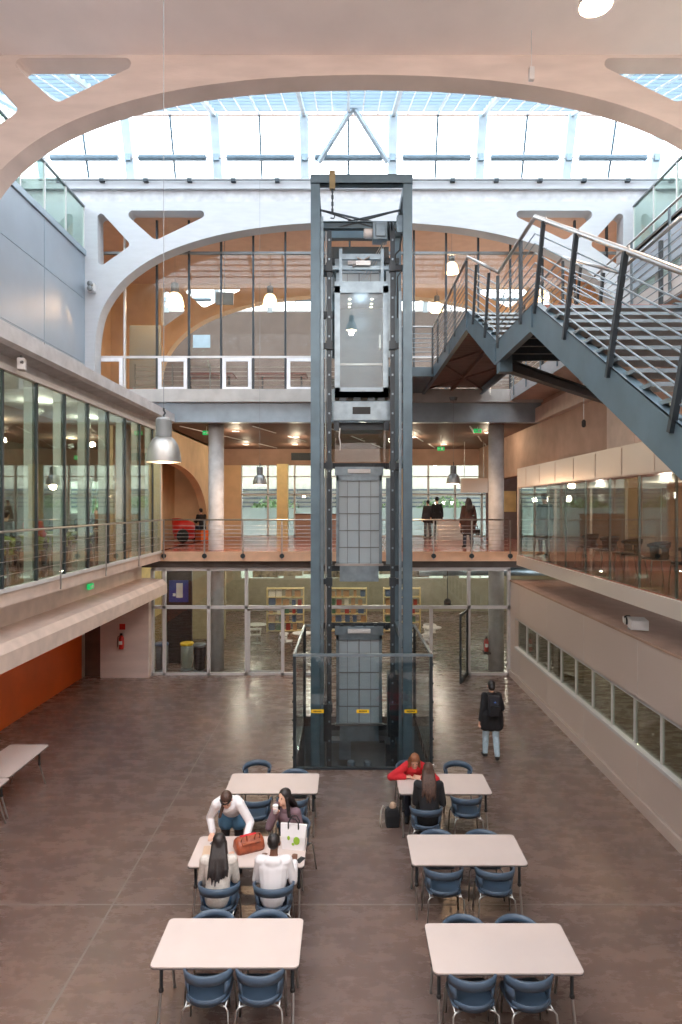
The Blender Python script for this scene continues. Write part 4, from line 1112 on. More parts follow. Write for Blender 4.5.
B(-.06,.06,-.1,.1,0,.2).build('body', 'frame', cm, bevel=.01); MB().lathe([(.03,0),(.03,.03)], (0.02,-.1,.12), 12, 'y').build('lens', 'black', cm); B(-.02,.02,-.02,.02,.2,.26).build('bracket', 'greyframe', cm)
sp_ = thing('wall_spotlight', 'white twin floodlight fixed to the white arch wall at the left', 'spotlight', (-7.95,19.9,12.2))
B(-.1,.12,-.02,.2,-.12,.14).build('body', 'frame', sp_, bevel=.02)
for dz in (-.06,.09): MB().lathe([(.08,-.1),(.09,-.08),(.07,.0)], (.02,-.02,dz), 14, 'y').build('lamp_head', 'greyframe', sp_, smooth=True)
pj = thing('ledge_projector', 'white ribbed floodlight with two black round heads on the ledge of the right wall', 'spotlight', (5.52,12.35,3.05), -.25)
m = MB().box(-.08,.22,-.4,.1,.03,.2)
for k in range(9): m.box(-.085,.225,-.38+.05*k,-.36+.05*k,.025,.205)
m.build('body', 'frame', pj)
for k in range(2):
    c = MB().lathe([(.05,0),(.085,.05),(.085,.12),(.06,.14)], (-.12-.0*k,-.02+.19*k+.05,.12), 16, 'x'); c.build('lamp_head', 'black', pj, smooth=True)
    MB().lathe([(.07,-.004),(.07,.0)], (-.12,-.02+.19*k+.05,.12), 16, 'x').build('lens', 'paper', pj)
B(-.1,.1,-.2,-.1,0,.03).build('foot', 'greyframe', pj)
# bins behind the glass front
def bin_stand(label, x, y, lid, bag):
    t = thing('bin_stand', label, 'bin', (x,y,0))
    MB().lathe([(.21,.83),(.225,.85),(.225,.9),(.2,.92),(.03,.93)], n=20).build('lid', lid, t, smooth=True)
    MB().lathe([(.12,.07),(.17,.12),(.185,.5),(.2,.83)], n=18).build('bag', bag, t, smooth=True)
    MB().lathe([(.2,0),(.22,.02),(.2,.06),(.03,.07)], n=18).build('base', 'greyframe', t)
    for s in (-1,1): MB().tube((s*.2,.02,.04),(s*.2,.02,.86),.012,8).build('upright', 'chrome', t)
    return t
bin_stand('bin with yellow lid and clear bag behind the glass front', -5.23, 21.05, 'yellow', 'glassfrost')
bin_stand('bin with dark lid and black bag next to the left column', -4.78+.0, 20.95, 'greyframe', 'cloth_black').location = (-4.76,20.85,0)
bin_stand('bin with blue lid at the far left behind the glass front', -6.05, 21.0, mat('dull_blue_lid',(90,110,150),.5), 'cloth_grey')
nb = thing('display_screen', 'dark free standing display with a blue and white poster behind the glass front', 'display', (-5.75,22.0,0))
B(-.45,.45,0,.1,.0,3.2).build('body', 'black', nb); B(-.33,.33,-.012,0,2.1,2.85).build('poster', 'blue', nb, label='blue poster'); m = MB().box(-.08,.14,-.018,-.012,2.25,2.75).box(-.2,-.1,-.018,-.012,2.3,2.4); m.build('poster_print', 'paper', nb)
# mottled hanging bulkhead and shelving in the ground floor hall
MM = mat('mottled_brown_foliage_print', (120,108,84), .8, var=.45, scale=4)
hb_ = thing('patterned_bulkhead', 'long mottled brown and green band hanging under the ceiling of the ground floor hall', 'bulkhead', (.4,24.0,0))
for k in range(9): B(-3.9+.95*k,-2.98+.95*k,0,.12,2.72+.06*((k*7)%3),3.49).build('panel', MM, hb_)
def shelf(label, x, y, w=1.6, rz=0, seed=0):
    t = thing('book_shelf', label, 'shelf', (x,y,0), rz)
    B(-w/2,-w/2+.04,-.17,.17,0,1.9).build('side_panel', 'card', t); B(w/2-.04,w/2,-.17,.17,0,1.9).build('side_panel', 'card', t)
    for k in range(6): B(-w/2,w/2,-.17,.17,.05+.36*k,.08+.36*k).build('shelf_board', 'card', t)
    return t
bookm = [mat('book_'+n, c, .7) for n, c in (('white',(220,214,200)),('red',(160,60,50)),('green',(80,110,84)),('blue',(80,100,130)),('tan',(180,140,100)))]
def books(shelf_loc, w, label, seed):
    rnd = random.Random(seed); out = []
    for r in range(5):
        x = -w/2+.1
        while x < w/2-.25:
            bw = rnd.uniform(.12,.26); h = rnd.uniform(.2,.29)
            b = B(0,bw,-.12,.12,0,h).build('box_file', rnd.choice(bookm), loc=(shelf_loc[0]+x, shelf_loc[1], .08+.36*r))
            tag(b, '%s box file on %s board, shelf unit %s, %s from left' % (b.data.materials[0].name[5:], ('lowest','second','third','fourth','top')[r], label, ('first','second','third','fourth','fifth','sixth','seventh','eighth','ninth')[sum(1 for q in out if q == r)]), 'box file', 'box files on the hall shelves'); out.append(r); x += bw+rnd.uniform(.04,.2)
for i, (x, y, lb) in enumerate(((-2.6,27.5,'cream open shelf unit seen left of the lift through the glass front'),(.1,27.5,'cream open shelf unit seen through the lift tower'),(2.4,27.5,'cream open shelf unit seen right of the lift through the glass front'))):
    shelf(lb, x, y); books((x,y), 1.6, ('left of the lift','behind the lift','right of the lift')[i], i)
def hall_table(label, x, y):
    t = thing('cafe_table', label, 'table', (x,y,0), 0, 'small white tables in the ground floor hall')
    MB().lathe([(.36,.72),(.37,.73),(.37,.745),(.36,.75)], n=24).build('tabletop', 'paper', t); MB().tube((0,0,.02),(0,0,.72),.03,10).build('column', 'chrome', t); MB().lathe([(.22,0),(.22,.015),(.04,.03)], n=20).build('base', 'chrome', t)
for x, y, lb in ((2.2,23.2,'small round white table behind the glass left of the open door'),(3.3,24.6,'small round white table deeper in the hall near the open door'),(-1.6,23.5,'small round white table behind the glass just left of the lift'),(1.0,25.2,'small round white table seen through the lift enclosure'),(-3.5,25.2,'small round white table deep in the hall on the left')):
    hall_table(lb, x, y)
hc = None
for x, y, rz, lb in ((2.2,22.6,0,'white chair before the round table left of the open door'),(2.85,23.3,PI/2,'white chair right of the round table left of the open door'),(3.3,25.2,PI,'white chair behind the deeper round table near the open door'),(-1.0,23.6,PI/2,'white chair right of the round table left of the lift'),(-2.2,23.5,-PI/2,'white chair left of the round table left of the lift'),(1.0,24.6,0,'white chair seen through the lift enclosure'),(-3.5,24.6,.2,'white chair deep in the hall on the left')):
    if hc is None: hc = make_chair(lb, (x,y,0), rz, 'white chairs in the ground floor hall', shell='paper')
    else: dup_tree(hc, (x,y,0), rz, lb)
dp = thing('duct_pipe', 'thick galvanised duct under the ceiling of the ground floor hall', 'duct', (0,22.6,3.1))
MB().tube((2.6,0,0),(8.0,0,0),.16,20).build('duct', 'galv', dp, smooth=True)
for x in (3.2,5,6.8): MB().tube((x,0,.15),(x,0,.4),.01,6).build('hanger', 'chrome', dp)
hp = thing('ceiling_spotlight', 'black spotlight hanging above the open door of the glass front', 'spotlight', (3.3,20.8,2.25))
MB().lathe([(.05,-.12),(.11,-.1),(.12,.06),(.05,.14)], n=16).build('head', 'black', hp, smooth=True); MB().tube((0,0,.1),(0,0,1.2),.015,8).build('rod', 'black', hp)
# first floor furniture
rc = thing('round_armchair', 'round red armchair in the arched recess at the left of the balcony', 'armchair', (-6.62,26.2,3.96), -.6)
strip([math.radians(-110+10*i) for i in range(23)], lambda a: [(.46*math.sin(a),-.46*math.cos(a),.3),(.5*math.sin(a),-.5*math.cos(a),.95-.25*abs(a/1.92)**2),(.4*math.sin(a),-.4*math.cos(a),.95-.25*abs(a/1.92)**2),(.36*math.sin(a),-.36*math.cos(a),.3)]).build('backrest', 'red', rc, smooth=True)
MB().lathe([(.36,.1),(.42,.14),(.42,.38),(.36,.43),(.05,.44)], n=24).build('seat', 'red', rc, smooth=True); MB().lathe([(.2,0),(.2,.03),(.04,.1)], n=20).build('base', 'chrome', rc)
bb = thing('backpack', 'black backpack on the floor before the red armchair', 'bag', (-6.35,24.9,3.96), .4)
m = MB().ball((0,0,.27),(.24,.18,.27),12,8); m.build('body', 'cloth_black', bb, smooth=True); MB().path([(-.05,0,.5),(0,0,.58),(.05,0,.5)], .012, 6).build('handle', 'black', bb)
dk = thing('reception_counter', 'brown box counter before the far windows left of the lift', 'counter', (-1.35,28.8,3.965))
B(-.9,.9,-.3,.3,0,1.05).build('body', 'brown', dk); B(-.93,.93,-.33,.33,1.05,1.09).build('top', 'wood', dk)
for x, lb in ((3.4,'low white counter by the far windows right of the lift'),):
    t = thing('low_counter', lb, 'counter', (x+1.2,27.4,3.965)); B(-.7,.7,-.25,.25,0,.8).build('body', 'frame', t); B(-.72,.72,-.27,.27,.8,.83).build('top', 'table', t)
hf = thing('hanging_screen', 'pale box screen hanging near the right column above the balcony', 'screen', (3.55,25.5,6.2)); hf.location = (5.3,26.5,5.95)
B(-.55,.55,-.1,.1,0,.6).build('body', 'cladsoft', hf)
for x in (-.4,.4): MB().tube((x,0,.6),(x,0,2.11),.015,6).build('rod', 'chrome', hf)
for k, x in enumerate((-2.9,1.7)):
    pc = B(-.25,.25,-.2,.2,0,3.35).build('square_pillar', 'card', loc=(x+ (0 if k == 0 else .9),29.3,3.965)); tag(pc, 'cream square pillar by the far windows %s of the lift' % ('left','right')[k], 'pillar')
# gallery desks and chairs (left)
gc = None; gd = None
for i, (x, y, lb) in enumerate(((-7.3,9.8,'nearest'),(-7.5,12.6,'second'),(-7.6,15.4,'third'),(-7.6,18.1,'fourth'))):
    t = thing('study_desk', 'long pale study desk in the left gallery, %s from the camera' % lb, 'desk', (x,y,3.965), 0, 'study desks in the left gallery')
    B(-.7,.7,-.4,.4,.71,.74).build('tabletop', 'table', t)
    for sx in (-1,1):
        for sy in (-1,1): B(sx*.65-.02,sx*.65+.02,sy*.35-.02,sy*.35+.02,0,.71).build('leg', 'chrome', t)
    for j_, (dx, dy, rz) in enumerate(((-.3,-.65,0),(.38,-.65,0),(-.3,.65,PI),(.38,.65,PI))):
        l2 = 'olive green chair at the %s study desk, %s side, %s' % (lb, ('near','near','far','far')[j_], ('left','right','left','right')[j_])
        if gc is None: gc = make_chair(l2, (x+dx,y+dy,3.965), rz, 'olive chairs in the left gallery', shell='olive')
        else: dup_tree(gc, (x+dx,y+dy,3.965), rz, l2)
lp_ = thing('laptop', 'open laptop on the nearest study desk in the left gallery', 'laptop', (-6.95,9.75,4.705))
B(-.16,.16,-.11,.11,0,.015).build('base', 'galv', lp_); MB().bar((0,.11,.01),(0,.17,.23),.32,.01).build('screen', 'paper', lp_)
# gallery right: row of seats
bc = None
for k in range(6):
    l2 = 'dark folding stool in the right gallery, %s from its far end' % ('first','second','third','fourth','fifth','sixth')[k]
    if bc is None: bc = make_chair(l2, (5.9,15.6,3.97), PI/2, 'dark chairs in the right gallery', shell='cloth_black')
    else: dup_tree(bc, (5.9,15.6-1.15*k,3.97), PI/2, l2)
for k in range(6): pass
ct = thing('display_case', 'tall brown cupboard at the back of the right gallery', 'cupboard', (8.9,12.5,3.97))
B(-.3,.3,-1.0,1.0,0,1.85).build('body', 'brown', ct); B(-.32,-.3,-.98,-.01,.05,1.8).build('door', 'wood', ct); B(-.32,-.3,.01,.98,.05,1.8).build('door', 'wood', ct)
# upper room
wbd = thing('white_board', 'white glass partition board in the upper room behind the low windows', 'board', (-7.0,22.3,9.1)); B(-.55,.55,0,.05,.4,2.6).build('panel', 'glassfrost', wbd); B(-.5,-.45,0,.05,0,.4).build('foot', 'red', wbd); B(.3,.35,0,.05,0,.4).build('foot', 'red', wbd)
for i, (x, lb) in enumerate(((-4.9,'red brown table in the upper room by the left white window'),(-2.3,'red brown table in the upper room left of the lift'))):
    t = thing('high_table', lb, 'table', (x,23,9.1)); B(-.9,.9,-.45,.45,.95,1.0).build('tabletop', mat('maroon_top',(120,60,54),.4) if i == 0 else bpy.data.materials['maroon_top'], t)
    for s in (-1,1): B(s*.7-.03,s*.7+.03,-.03,.03,0,.95).build('leg', 'darksteel', t)
hs = thing('hanging_sign', 'small dark square sign hanging in the upper room', 'sign', (-4.1,21.6,12.2)); B(-.3,.3,0,.05,0,.42).build('plate', 'greyframe', hs); MB().tube((0,.02,.42),(0,.02,2.56),.01,6).build('rod', 'greyframe', hs)
ns = tag(B(-.28,.28,0,.008,0,.42).build('paper_notice', mat('pale_blue_paper',(176,200,212),.7), loc=(-4.7,20.83,10.55)), 'pale blue notice stuck on the upper glazing beside the window', 'notice')
# ================================================================ OUTDOORS seen through the far windows
ob = thing('office_block', 'added pale office block with blue grey louvred bands, toning down the far windows', 'building', (0,46,-.3))
B(-26,24,0,8,0,15).build('wall', mat('cream_render',(176,174,160),.8), ob)  # invented building, put behind the far windows so they do not burn out
for z in (2.0,5.6,9.2,12.6):
    m = MB()
    for k in range(5): m.box(-25,23,-.25,-.05,z+.3*k,z+.12+.3*k)
    m.build('louvre_band', mat('band_%d'%int(z),(50,62,70),.5), ob)
def tree(label, x, y, z, r, seed):
    t = thing('garden_tree', label, 'tree', (x,y,z), 0, 'trees outside the far windows'); rnd = random.Random(seed)
    MB().path([(0,0,-.92),(.1,0,1.5),(0,.1,3.2)], [.14,.11,.06], 8).build('trunk', 'bark', t, smooth=True)
    m = MB()
    for k in range(1400):
        a = rnd.uniform(0, 2*PI); c = rnd.uniform(-1,1); q = rnd.random()**.4*r; s = math.sqrt(1-c*c)
        p = Vector((q*s*math.cos(a), q*s*math.sin(a)*.8, 3.6+.15*r+c*q*.8)); 
        u = Vector((rnd.gauss(0,1),rnd.gauss(0,1),rnd.gauss(0,1))).normalized(); v = u.orthogonal().normalized(); n = len(m.v); w = .13
        m.v += [tuple(p+u*w), tuple(p+v*w*.6), tuple(p-u*w), tuple(p-v*w*.6)]; m.f.append((n,n+1,n+2,n+3))
    m.build('crown', 'leaf', t, recalc=False)
for i, (x, y, r, lb) in enumerate(((-13.5,37,1.9,'leafy tree outside the end window of the left gallery'),(-8.9,38,1.9,'leafy tree outside, left of the column window'),(-4.3,39,1.9,'leafy tree outside the far windows left of the lift'),(1.2,39.5,1.9,'leafy tree outside the far windows behind the lift'),(5.8,38,1.9,'leafy tree outside the far windows right of the lift'))):
    tree(lb, x, y, .6, r, i)
# ================================================================ PEOPLE
def ik(a, c, l1, l2, pole):
    a, c = Vector(a), Vector(c); d = c-a; L = d.length
    if L > (l1+l2)*.995: c = a+d.normalized()*(l1+l2)*.995; d = c-a; L = d.length
    x = (l1*l1-l2*l2+L*L)/(2*L); h = math.sqrt(max(l1*l1-x*x, 0))
    n = d.normalized(); p = Vector(pole); p = (p-n*p.dot(n)).normalized()
    return a+n*x+p*h, c
def remesh(o, vox, smooth=True):
    r = o.modifiers.new('remesh', 'REMESH'); r.mode = 'VOXEL'; r.voxel_size = vox; r.use_smooth_shade = smooth
    s = o.modifiers.new('smooth', 'SMOOTH'); s.factor = .5; s.iterations = 2
def tmb(m, M4, dst):
    n = len(dst.v); dst.v += [tuple(M4 @ Vector(v)) for v in m.v]; dst.f += [tuple(n+i for i in f) for f in m.f]
def person(label, loc, rz, J, skin='skin1', hair='hairbrown', hairstyle='long', top='cloth_white', bottom='denim', shoe='cloth_black', coat=False, skirt=False, vox=.009, extra=None, z=0, female=True):
    """J: pelvis, chest, neck, head, look=(yaw,pitch), shL.. as vectors in a frame facing +y"""
    t = thing('person', label, 'person', loc, rz)
    V = {k: Vector(v) for k, v in J.items() if k != 'look'}
    yaw, pitch = J.get('look', (0, 0))
    H = Matrix.Translation(V['head']) @ Matrix.Rotation(yaw, 4, 'Z') @ Matrix.Rotation(pitch, 4, 'X')
    sw = 1.32 if female else 1.45
    b = MB()
    b.cap(V['pelvis'], V['waist'], .11, .095, 1.3, .95, 14); b.cap(V['waist'], V['chest'], .095, .115, sw, .95, 14)
    b.cap(V['chest'], V['neck']-Vector((0,0,.05)), .115, .06, sw, .9, 14)
    b.cap(V['neck']-Vector((0,0,.06)), V['head']-Vector((0,0,.05)), .052, .048, n=12)
    h = MB()
    h.ball((0,-.012,.03), (.074,.092,.088), 16, 12); h.ball((0,.018,-.035), (.058,.068,.075), 14, 10)
    h.cap((0,.07,.015), (0,.094,-.02), .009, .014, n=8); h.cap((-.018,.078,-.055), (.018,.078,-.055), .011, .011, n=8); h.ball((0,.062,-.09), (.022,.018,.018), 8, 6)
    for s in (-1,1): h.ball((s*.076,-.008,-.005), (.011,.022,.032), 8, 6)
    tmb(h, H, b)
    arms = {}
    for S, s in (('L',-1),('R',1)):
        sh, wr = V['sh'+S], V['wr'+S]
        el, wr = ik(sh, wr, .285, .25, V.get('pole'+S, (s*.22,-.25,-1))); arms[S] = (sh, el, wr)
        b.cap(V['chest']+Vector((s*.1,0,.06)), sh, .06, .055, n=12)
        b.cap(sh, el, .048, .038, n=12); b.cap(el, wr, .037, .026, n=12)
        d = V['hd'+S].normalized() if 'hd'+S in V else (wr-el).normalized()
        side = Vector((-s*1.0,0,0)); side = side-d*side.dot(d); side = side.normalized() if side.length > .1 else Vector((0,-s,0))
        nrm = d.cross(side).normalized(); nrm = nrm if nrm.z < 0 else -nrm
        pal = wr+d*.085
        for k in range(4):
            o = side*(.027-.018*k); b.cap(wr+o*.6+d*.015, pal+o, .016, .0125, n=8)
            l = (.068,.078,.072,.056)[k]; f0 = pal+o*1.05; f1 = f0+(d*.9+nrm*.35).normalized()*l*.5; f2 = f1+(d*.6+nrm*.8).normalized()*l*.5
            b.cap(f0, f1, .0095, .0085, n=8); b.cap(f1, f2, .0085, .0075, n=8)
        t0_ = wr+d*.03+side*.022; t1 = t0_+(side*.7+d*.7).normalized()*.045; t2 = t1+(side*.2+d+nrm*.2).normalized()*.03
        b.cap(t0_, t1, .013, .011, n=8); b.cap(t1, t2, .011, .009, n=8)
    for S, s in (('L',-1),('R',1)):
        hp, kn, an = V['hip'+S], V['kn'+S], V['an'+S]; toe = V['toe'+S]
        b.cap(hp, kn, .085, .056, n=12); b.cap(kn, kn.lerp(an,.35), .055, .054, n=12); b.cap(kn.lerp(an,.35), an, .054, .036, n=12); b.cap(an-Vector((0,0,.02)), toe, .036, .03, n=10)
    body = b.build('body', skin, t); remesh(body, vox)
    # face
    f = MB()
    for s in (-1,1): f.ball((s*.03,.072,.012), (.012,.008,.006), 8, 5)
    g = MB(); tmb(f, H, g); g.build('eyes', 'black', t)
    f = MB().cap((-.016,.088,-.055),(.016,.088,-.055),.0045,.0045,n=6); g = MB(); tmb(f, H, g); g.build('lips', mat('lip_tone',(170,96,90),.5) if 'lip_tone' not in bpy.data.materials else bpy.data.materials['lip_tone'], t)
    # clothes
    c = MB(); e = .016
    c.cap(V['pelvis']+Vector((0,0,-.02 if not coat else 0)), V['waist'], .112+e, .1+e, 1.3, 1, 14); c.cap(V['waist'], V['chest'], .1+e, .115+e, sw, 1, 14)
    c.cap(V['chest'], V['neck']-Vector((0,0,.07)), .115+e, .06+e, sw, .95, 14)
    for S, s in (('L',-1),('R',1)):
        sh, el, wr = arms[S]; w2 = el.lerp(wr,.93)
        c.cap(V['chest']+Vector((s*.1,0,.06)), sh, .06+e, .055+e, n=12); c.cap(sh, el, .052+e, .044+e, n=12); c.cap(el, w2, .042+e, .032+e, n=12)
    if coat:
        for S, s in (('L',-1),('R',1)): c.cap(V['hip'+S]+Vector((s*.02,0,.05)), V['hip'+S].lerp(V['kn'+S],coat)+Vector((s*.025,0,0)), .13, .135, 1.05, 1, 14)
        c.cap(V['hipL'].lerp(V['hipR'],.5), V['hipL'].lerp(V['hipR'],.5).lerp(V['knL'].lerp(V['knR'],.5),coat), .13, .14, 1.2, 1, 14)
    if hairstyle == 'hood' or (extra and 'hood' in extra):
        c.cap(V['neck']+Vector((-.05,-.07,-.05)), V['neck']+Vector((.05,-.07,-.05)), .065, .065, 1.2, .9, 12); c.cap(V['neck']+Vector((0,-.1,-.04)), V['neck']+Vector((0,-.12,-.16)), .06, .03, 1.5, .7, 12)
    o = c.build('jacket' if coat else 'jumper', top, t); remesh(o, max(vox,.011))
    c = MB()
    if skirt:
        c.cap(V['pelvis'], V['hipL'].lerp(V['hipR'],.5), .135, .14, 1.25, 1.0, 14)
        for S in 'LR': c.cap(V['hip'+S], V['hip'+S].lerp(V['kn'+S],.36), .12, .122, 1, 1, 12)
        o = c.build('skirt', bottom, t); remesh(o, max(vox,.011)); c = MB()
    else: c.cap(V['pelvis'], V['hipL'].lerp(V['hipR'],.5), .118, .12, 1.3, 1, 14)
    for S in 'LR':
        hp, kn, an = V['hip'+S], V['kn'+S], V['an'+S]; a2 = kn.lerp(an,.93)
        q = 0 if skirt else .012
        c.cap(hp, kn, .087+q, .06+q, n=12); c.cap(kn, kn.lerp(an,.35), .058+q, .058+q, n=12); c.cap(kn.lerp(an,.35), a2, .057+q, .04+q*1.6, n=12)
    o = c.build('tights' if skirt else 'trousers', 'cloth_black' if skirt else bottom, t); remesh(o, max(vox,.011))
    for S in 'LR':
        c = MB(); an, toe = V['an'+S], V['toe'+S]; d = (toe-an); 
        c.cap(an+Vector((0,0,-.0)), an.lerp(toe,.3)-Vector((0,0,.02)), .047, .045, n=12); c.cap(an-Vector((0,0,.035))-d*.2, toe, .042, .036, 1.0, 1, 12)
        zf = min(an.z, toe.z)-.075
        o = c.build('shoe', shoe, t, smooth=True)
    # hair
    h = MB(); h.ball((0,-.022,.042), (.084,.096,.088), 16, 10)
    if hairstyle in ('long','tied','bun'): h.ball((0,-.05,-.01), (.08,.065,.09), 14, 9)
    if hairstyle == 'short': h = MB().ball((0,-.025,.045), (.081,.09,.08), 16, 10); h.ball((0,-.06,.0), (.07,.04,.06), 12, 8)
    if hairstyle == 'hat': h.cap((-.0,0,.06), (0,0,.08), .092, .09, 1, 1.1, 14); h.ball((0,.06,.055), (.075,.09,.012), 12, 6)
    g = MB(); tmb(h, H, g)
    if hairstyle in ('long','tied'):
        hd_, ck = V['head'], V['chest']
        back = H.to_3x3() @ Vector((0,-1,0)); back.z = 0; back.normalize()
        bd = (V['chest']-V['neck']).normalized()
        if hairstyle == 'long':
            rs = random.Random(len(label))
            for dx, L in [(-.06+.12*q/8, .27+.1*math.sin(PI*(q+.5)/9)+rs.uniform(-.03,.03)) for q in range(9)]:
                sd_ = H.to_3x3() @ Vector((1,0,0))
                a = hd_+back*.06+sd_*dx+Vector((0,0,.02)); m_ = V['neck']+back*.105+sd_*dx*1.5; e_ = V['neck']+back*(.135+rs.uniform(-.015,.015))+sd_*(dx*1.9+rs.uniform(-.02,.02))+bd*(L-.1)
                k_ = m_.lerp(e_,.5)+sd_*rs.uniform(-.018,.018)+back*.01; g.cap(a, m_, .034, .028, n=8); g.cap(m_, k_, .028, .024, n=8); g.cap(k_, e_, .024, .010, n=8)
            for s in (-1,1):
                a = hd_+(H.to_3x3() @ Vector((s*.07,.0,0))); e_ = V['neck']+(H.to_3x3() @ Vector((s*.1,.03,-.12))); g.cap(a, e_, .03, .028, n=8)
        else:
            a = H @ Vector((.02,-.08,-.03)); e_ = V['neck']+Vector((.09,.1,-.16)); g.cap(a, e_, .035, .022, n=10)
    if hairstyle == 'bun': 
        q = MB().ball((0,-.1,-.03), (.05,.045,.055), 12, 8); tmb(q, H, g)
    o = g.build('hat' if hairstyle == 'hat' else 'hair', hair, t); remesh(o, .011)
    return t, V, H
def legs_sit(sp=.1, fw=.4, h=.52):
    return dict(hipL=(-.09,.02,h-.02), hipR=(.09,.02,h-.02), knL=(-sp-.02,fw+.02,h+.01), knR=(sp+.02,fw+.02,h+.01), anL=(-sp-.02,fw-.02,.09), anR=(sp+.02,fw-.02,.09), toeL=(-sp-.04,fw+.12,.04), toeR=(sp+.04,fw+.12,.04))
def sit(lean=.1, hL=(-.12,.42,.78), hR=(.12,.42,.78), look=(0,0), head=(0,.03,0), drop=0, **k):
    c = Vector((0,lean*.75,.92-drop*.5)); n = Vector((0,lean,1.09-drop)); w = .17
    d = dict(pelvis=(0,0,.54), waist=(0,lean*.25,.70-drop*.2), chest=c, neck=n, head=n+Vector((0,.02,.13))+Vector(head), shL=(-w,lean*.92,1.02-drop*.9), shR=(w,lean*.92,1.02-drop*.9), wrL=hL, wrR=hR, look=look)
    d.update(legs_sit()); d.update(k); return d
def stand(look=(0,0), step=0, hL=(-.27,.05,.82), hR=(.27,.05,.82), s=1.0, **k):
    d = dict(pelvis=(0,0,.95), waist=(0,.01,1.10), chest=(0,.01,1.28), neck=(0,0,1.46), head=(0,.02,1.59), shL=(-.17,0,1.39), shR=(.17,0,1.39), wrL=hL, wrR=hR,
      hipL=(-.09,0,.92), hipR=(.09,0,.92), knL=(-.1,.05+step*.1,.50), knR=(.1,.05-step*.05,.50), anL=(-.1,step*.26,.10), anR=(.1,-step*.2,.10+abs(step)*.03), toeL=(-.12,step*.26+.14,.042), toeR=(.12,-step*.2+.14,.042), look=look, poleL=(-.4,-1,0), poleR=(.4,-1,0))
    d.update(k)
    if s != 1: d = {q: (v if q == 'look' or q.startswith('pole') or q.startswith('hd') else tuple(Vector(v)*s)) for q, v in d.items()}
    return d
# --- the table on the left with four people
t, V, H = person('person in white v-neck top and blue denim skirt leaning over the table with both hands', (-1.68,9.42,0), PI,
  dict(pelvis=(0,-.08,.90), waist=(0,.03,.99), chest=(0,.20,1.10), neck=(0,.34,1.20), head=(0,.43,1.27), shL=(-.17,.30,1.15), shR=(.17,.30,1.15), wrL=(-.30,.56,.81), wrR=(.20,.40,.80), hdL=(-.3,1,-.35), hdR=(.1,1,-.25), poleL=(-.4,-1,0), poleR=(.5,-1,0),
   hipL=(-.09,-.08,.87), hipR=(.09,-.08,.87), knL=(-.1,.0,.48), knR=(.1,0,.48), anL=(-.11,-.1,.1), anR=(.11,-.1,.1), toeL=(-.12,.04,.042), toeR=(.12,.04,.042), look=(0,-.75)),
  hairstyle='tied', hair='hairbrown', top='cloth_white', bottom=mat('mid_blue_denim',(84,132,168),.85), skirt=True)
g = MB(); tmb(MB().path([(-.075,.02,.062),(-.05,.07,.066),(0,.088,.068),(.05,.07,.066),(.075,.02,.062)], .011, 6), H, g); g.build('headband', 'cloth_black', t, smooth=True)
t, V, H = person('person in mauve jumper with long dark hair holding a white paper cup', (-.78,9.36,0), PI-.55,
  sit(.16, hL=(-.22,.36,.80), hR=(.06,.30,1.03), look=(-.2,0), hdR=(-.2,.5,.8), poleR=(.6,0,-1)), hair='hairblack', hairstyle='long', top='cloth_mauve', bottom='cloth_navy', skin='skin1')
a = -.55+PI; hp = Vector((.03,.37,1.10)); hw = Vector((-.78,9.36,0))+Matrix.Rotation(a, 3, 'Z') @ hp
cp = thing('paper_cup', 'white paper cup held by the person in mauve', 'cup', hw-Vector((0,0,.05)))
MB().lathe([(.028,0),(.038,.105)], n=16).build('cup', 'cloth_white', cp, smooth=True); MB().lathe([(.041,.1),(.041,.112),(.034,.12)], n=16).build('lid', 'paper', cp)
person('person in pale grey jumper with long black hair seated with back to the camera', (-1.60,7.97,0), .05,
  sit(.10, hL=(-.16,.36,.78), hR=(.14,.38,.78), look=(.1,-.15), drop=.09), hair='hairblack', hairstyle='long', top='cloth_cream', bottom='denim')
person('person with short black hair in a white hooded sweatshirt, back to the camera', (-.91,7.97,0), 0,
  sit(.08, hL=(-.18,.36,.78), hR=(.24,.34,.78), look=(-.1,-.1), drop=.08), skin='skin2', hair='hairblack', hairstyle='short', top='cloth_white', bottom='cloth_navy', extra=('hood',), female=False)
# --- the farthest right table
person('person with ginger brown hair in a red jumper leaning on the table and writing', (1.17,11.38,0), PI,
  sit(.40, hL=(-.12,.50,.78), hR=(.16,.46,.78), look=(0,-.7), head=(0,.06,-.03), drop=.13, poleL=(-1,0,-.1), poleR=(1,0,-.1)), hair='hairginger', hairstyle='long', top='cloth_red', bottom='cloth_navy')
person('person in black with long dark brown hair seated opposite the person in red', (1.30,9.98,0), -.05,
  sit(.16, hL=(-.12,.38,.78), hR=(.15,.36,.78), look=(0,-.3), drop=.03), hair='hairbrown', hairstyle='long', top='cloth_black', bottom='cloth_black')
# --- walking away
t, V, H = person('person walking away in black coat and pale jeans with a black backpack', (3.09,13.6,0), 0,
  stand(step=.55, look=(0,-.15), hL=(-.25,-.02,.78), hR=(.22,.22,1.0), shL=(-.15,0,1.38), shR=(.15,0,1.38), poleL=(-.15,-1,0), poleR=(.15,-1,0), head=(0,.02,1.575)), hair='hairblack', hairstyle='bun', top='cloth_black', bottom='denim_light', coat=.42, vox=.01)
bp_ = thing('rucksack', 'black rucksack with small blue mark worn by the walking person', 'rucksack', (3.10,13.39,1.02))
m = MB().prism([rrect(.25,.16,.06)], 'xy', 0, .4); m.build('body', mat('charcoal_nylon',(44,46,54),.6), bp_, bevel=.05); m = MB().prism([rrect(.2,.06,.02)], 'xy', .03, .22); o = m.build('front_pocket', 'cloth_black', bp_, bevel=.02); o.location = (0,-.1,0)
m = MB().prism([[(-.03,.29),(0,.28),(.03,.29),(.012,.3),(0,.33),(-.012,.3)]], 'xz', -.092, -.084); m.build('badge', mat('blue_mark',(90,140,230),.5), bp_, label='small blue mark')
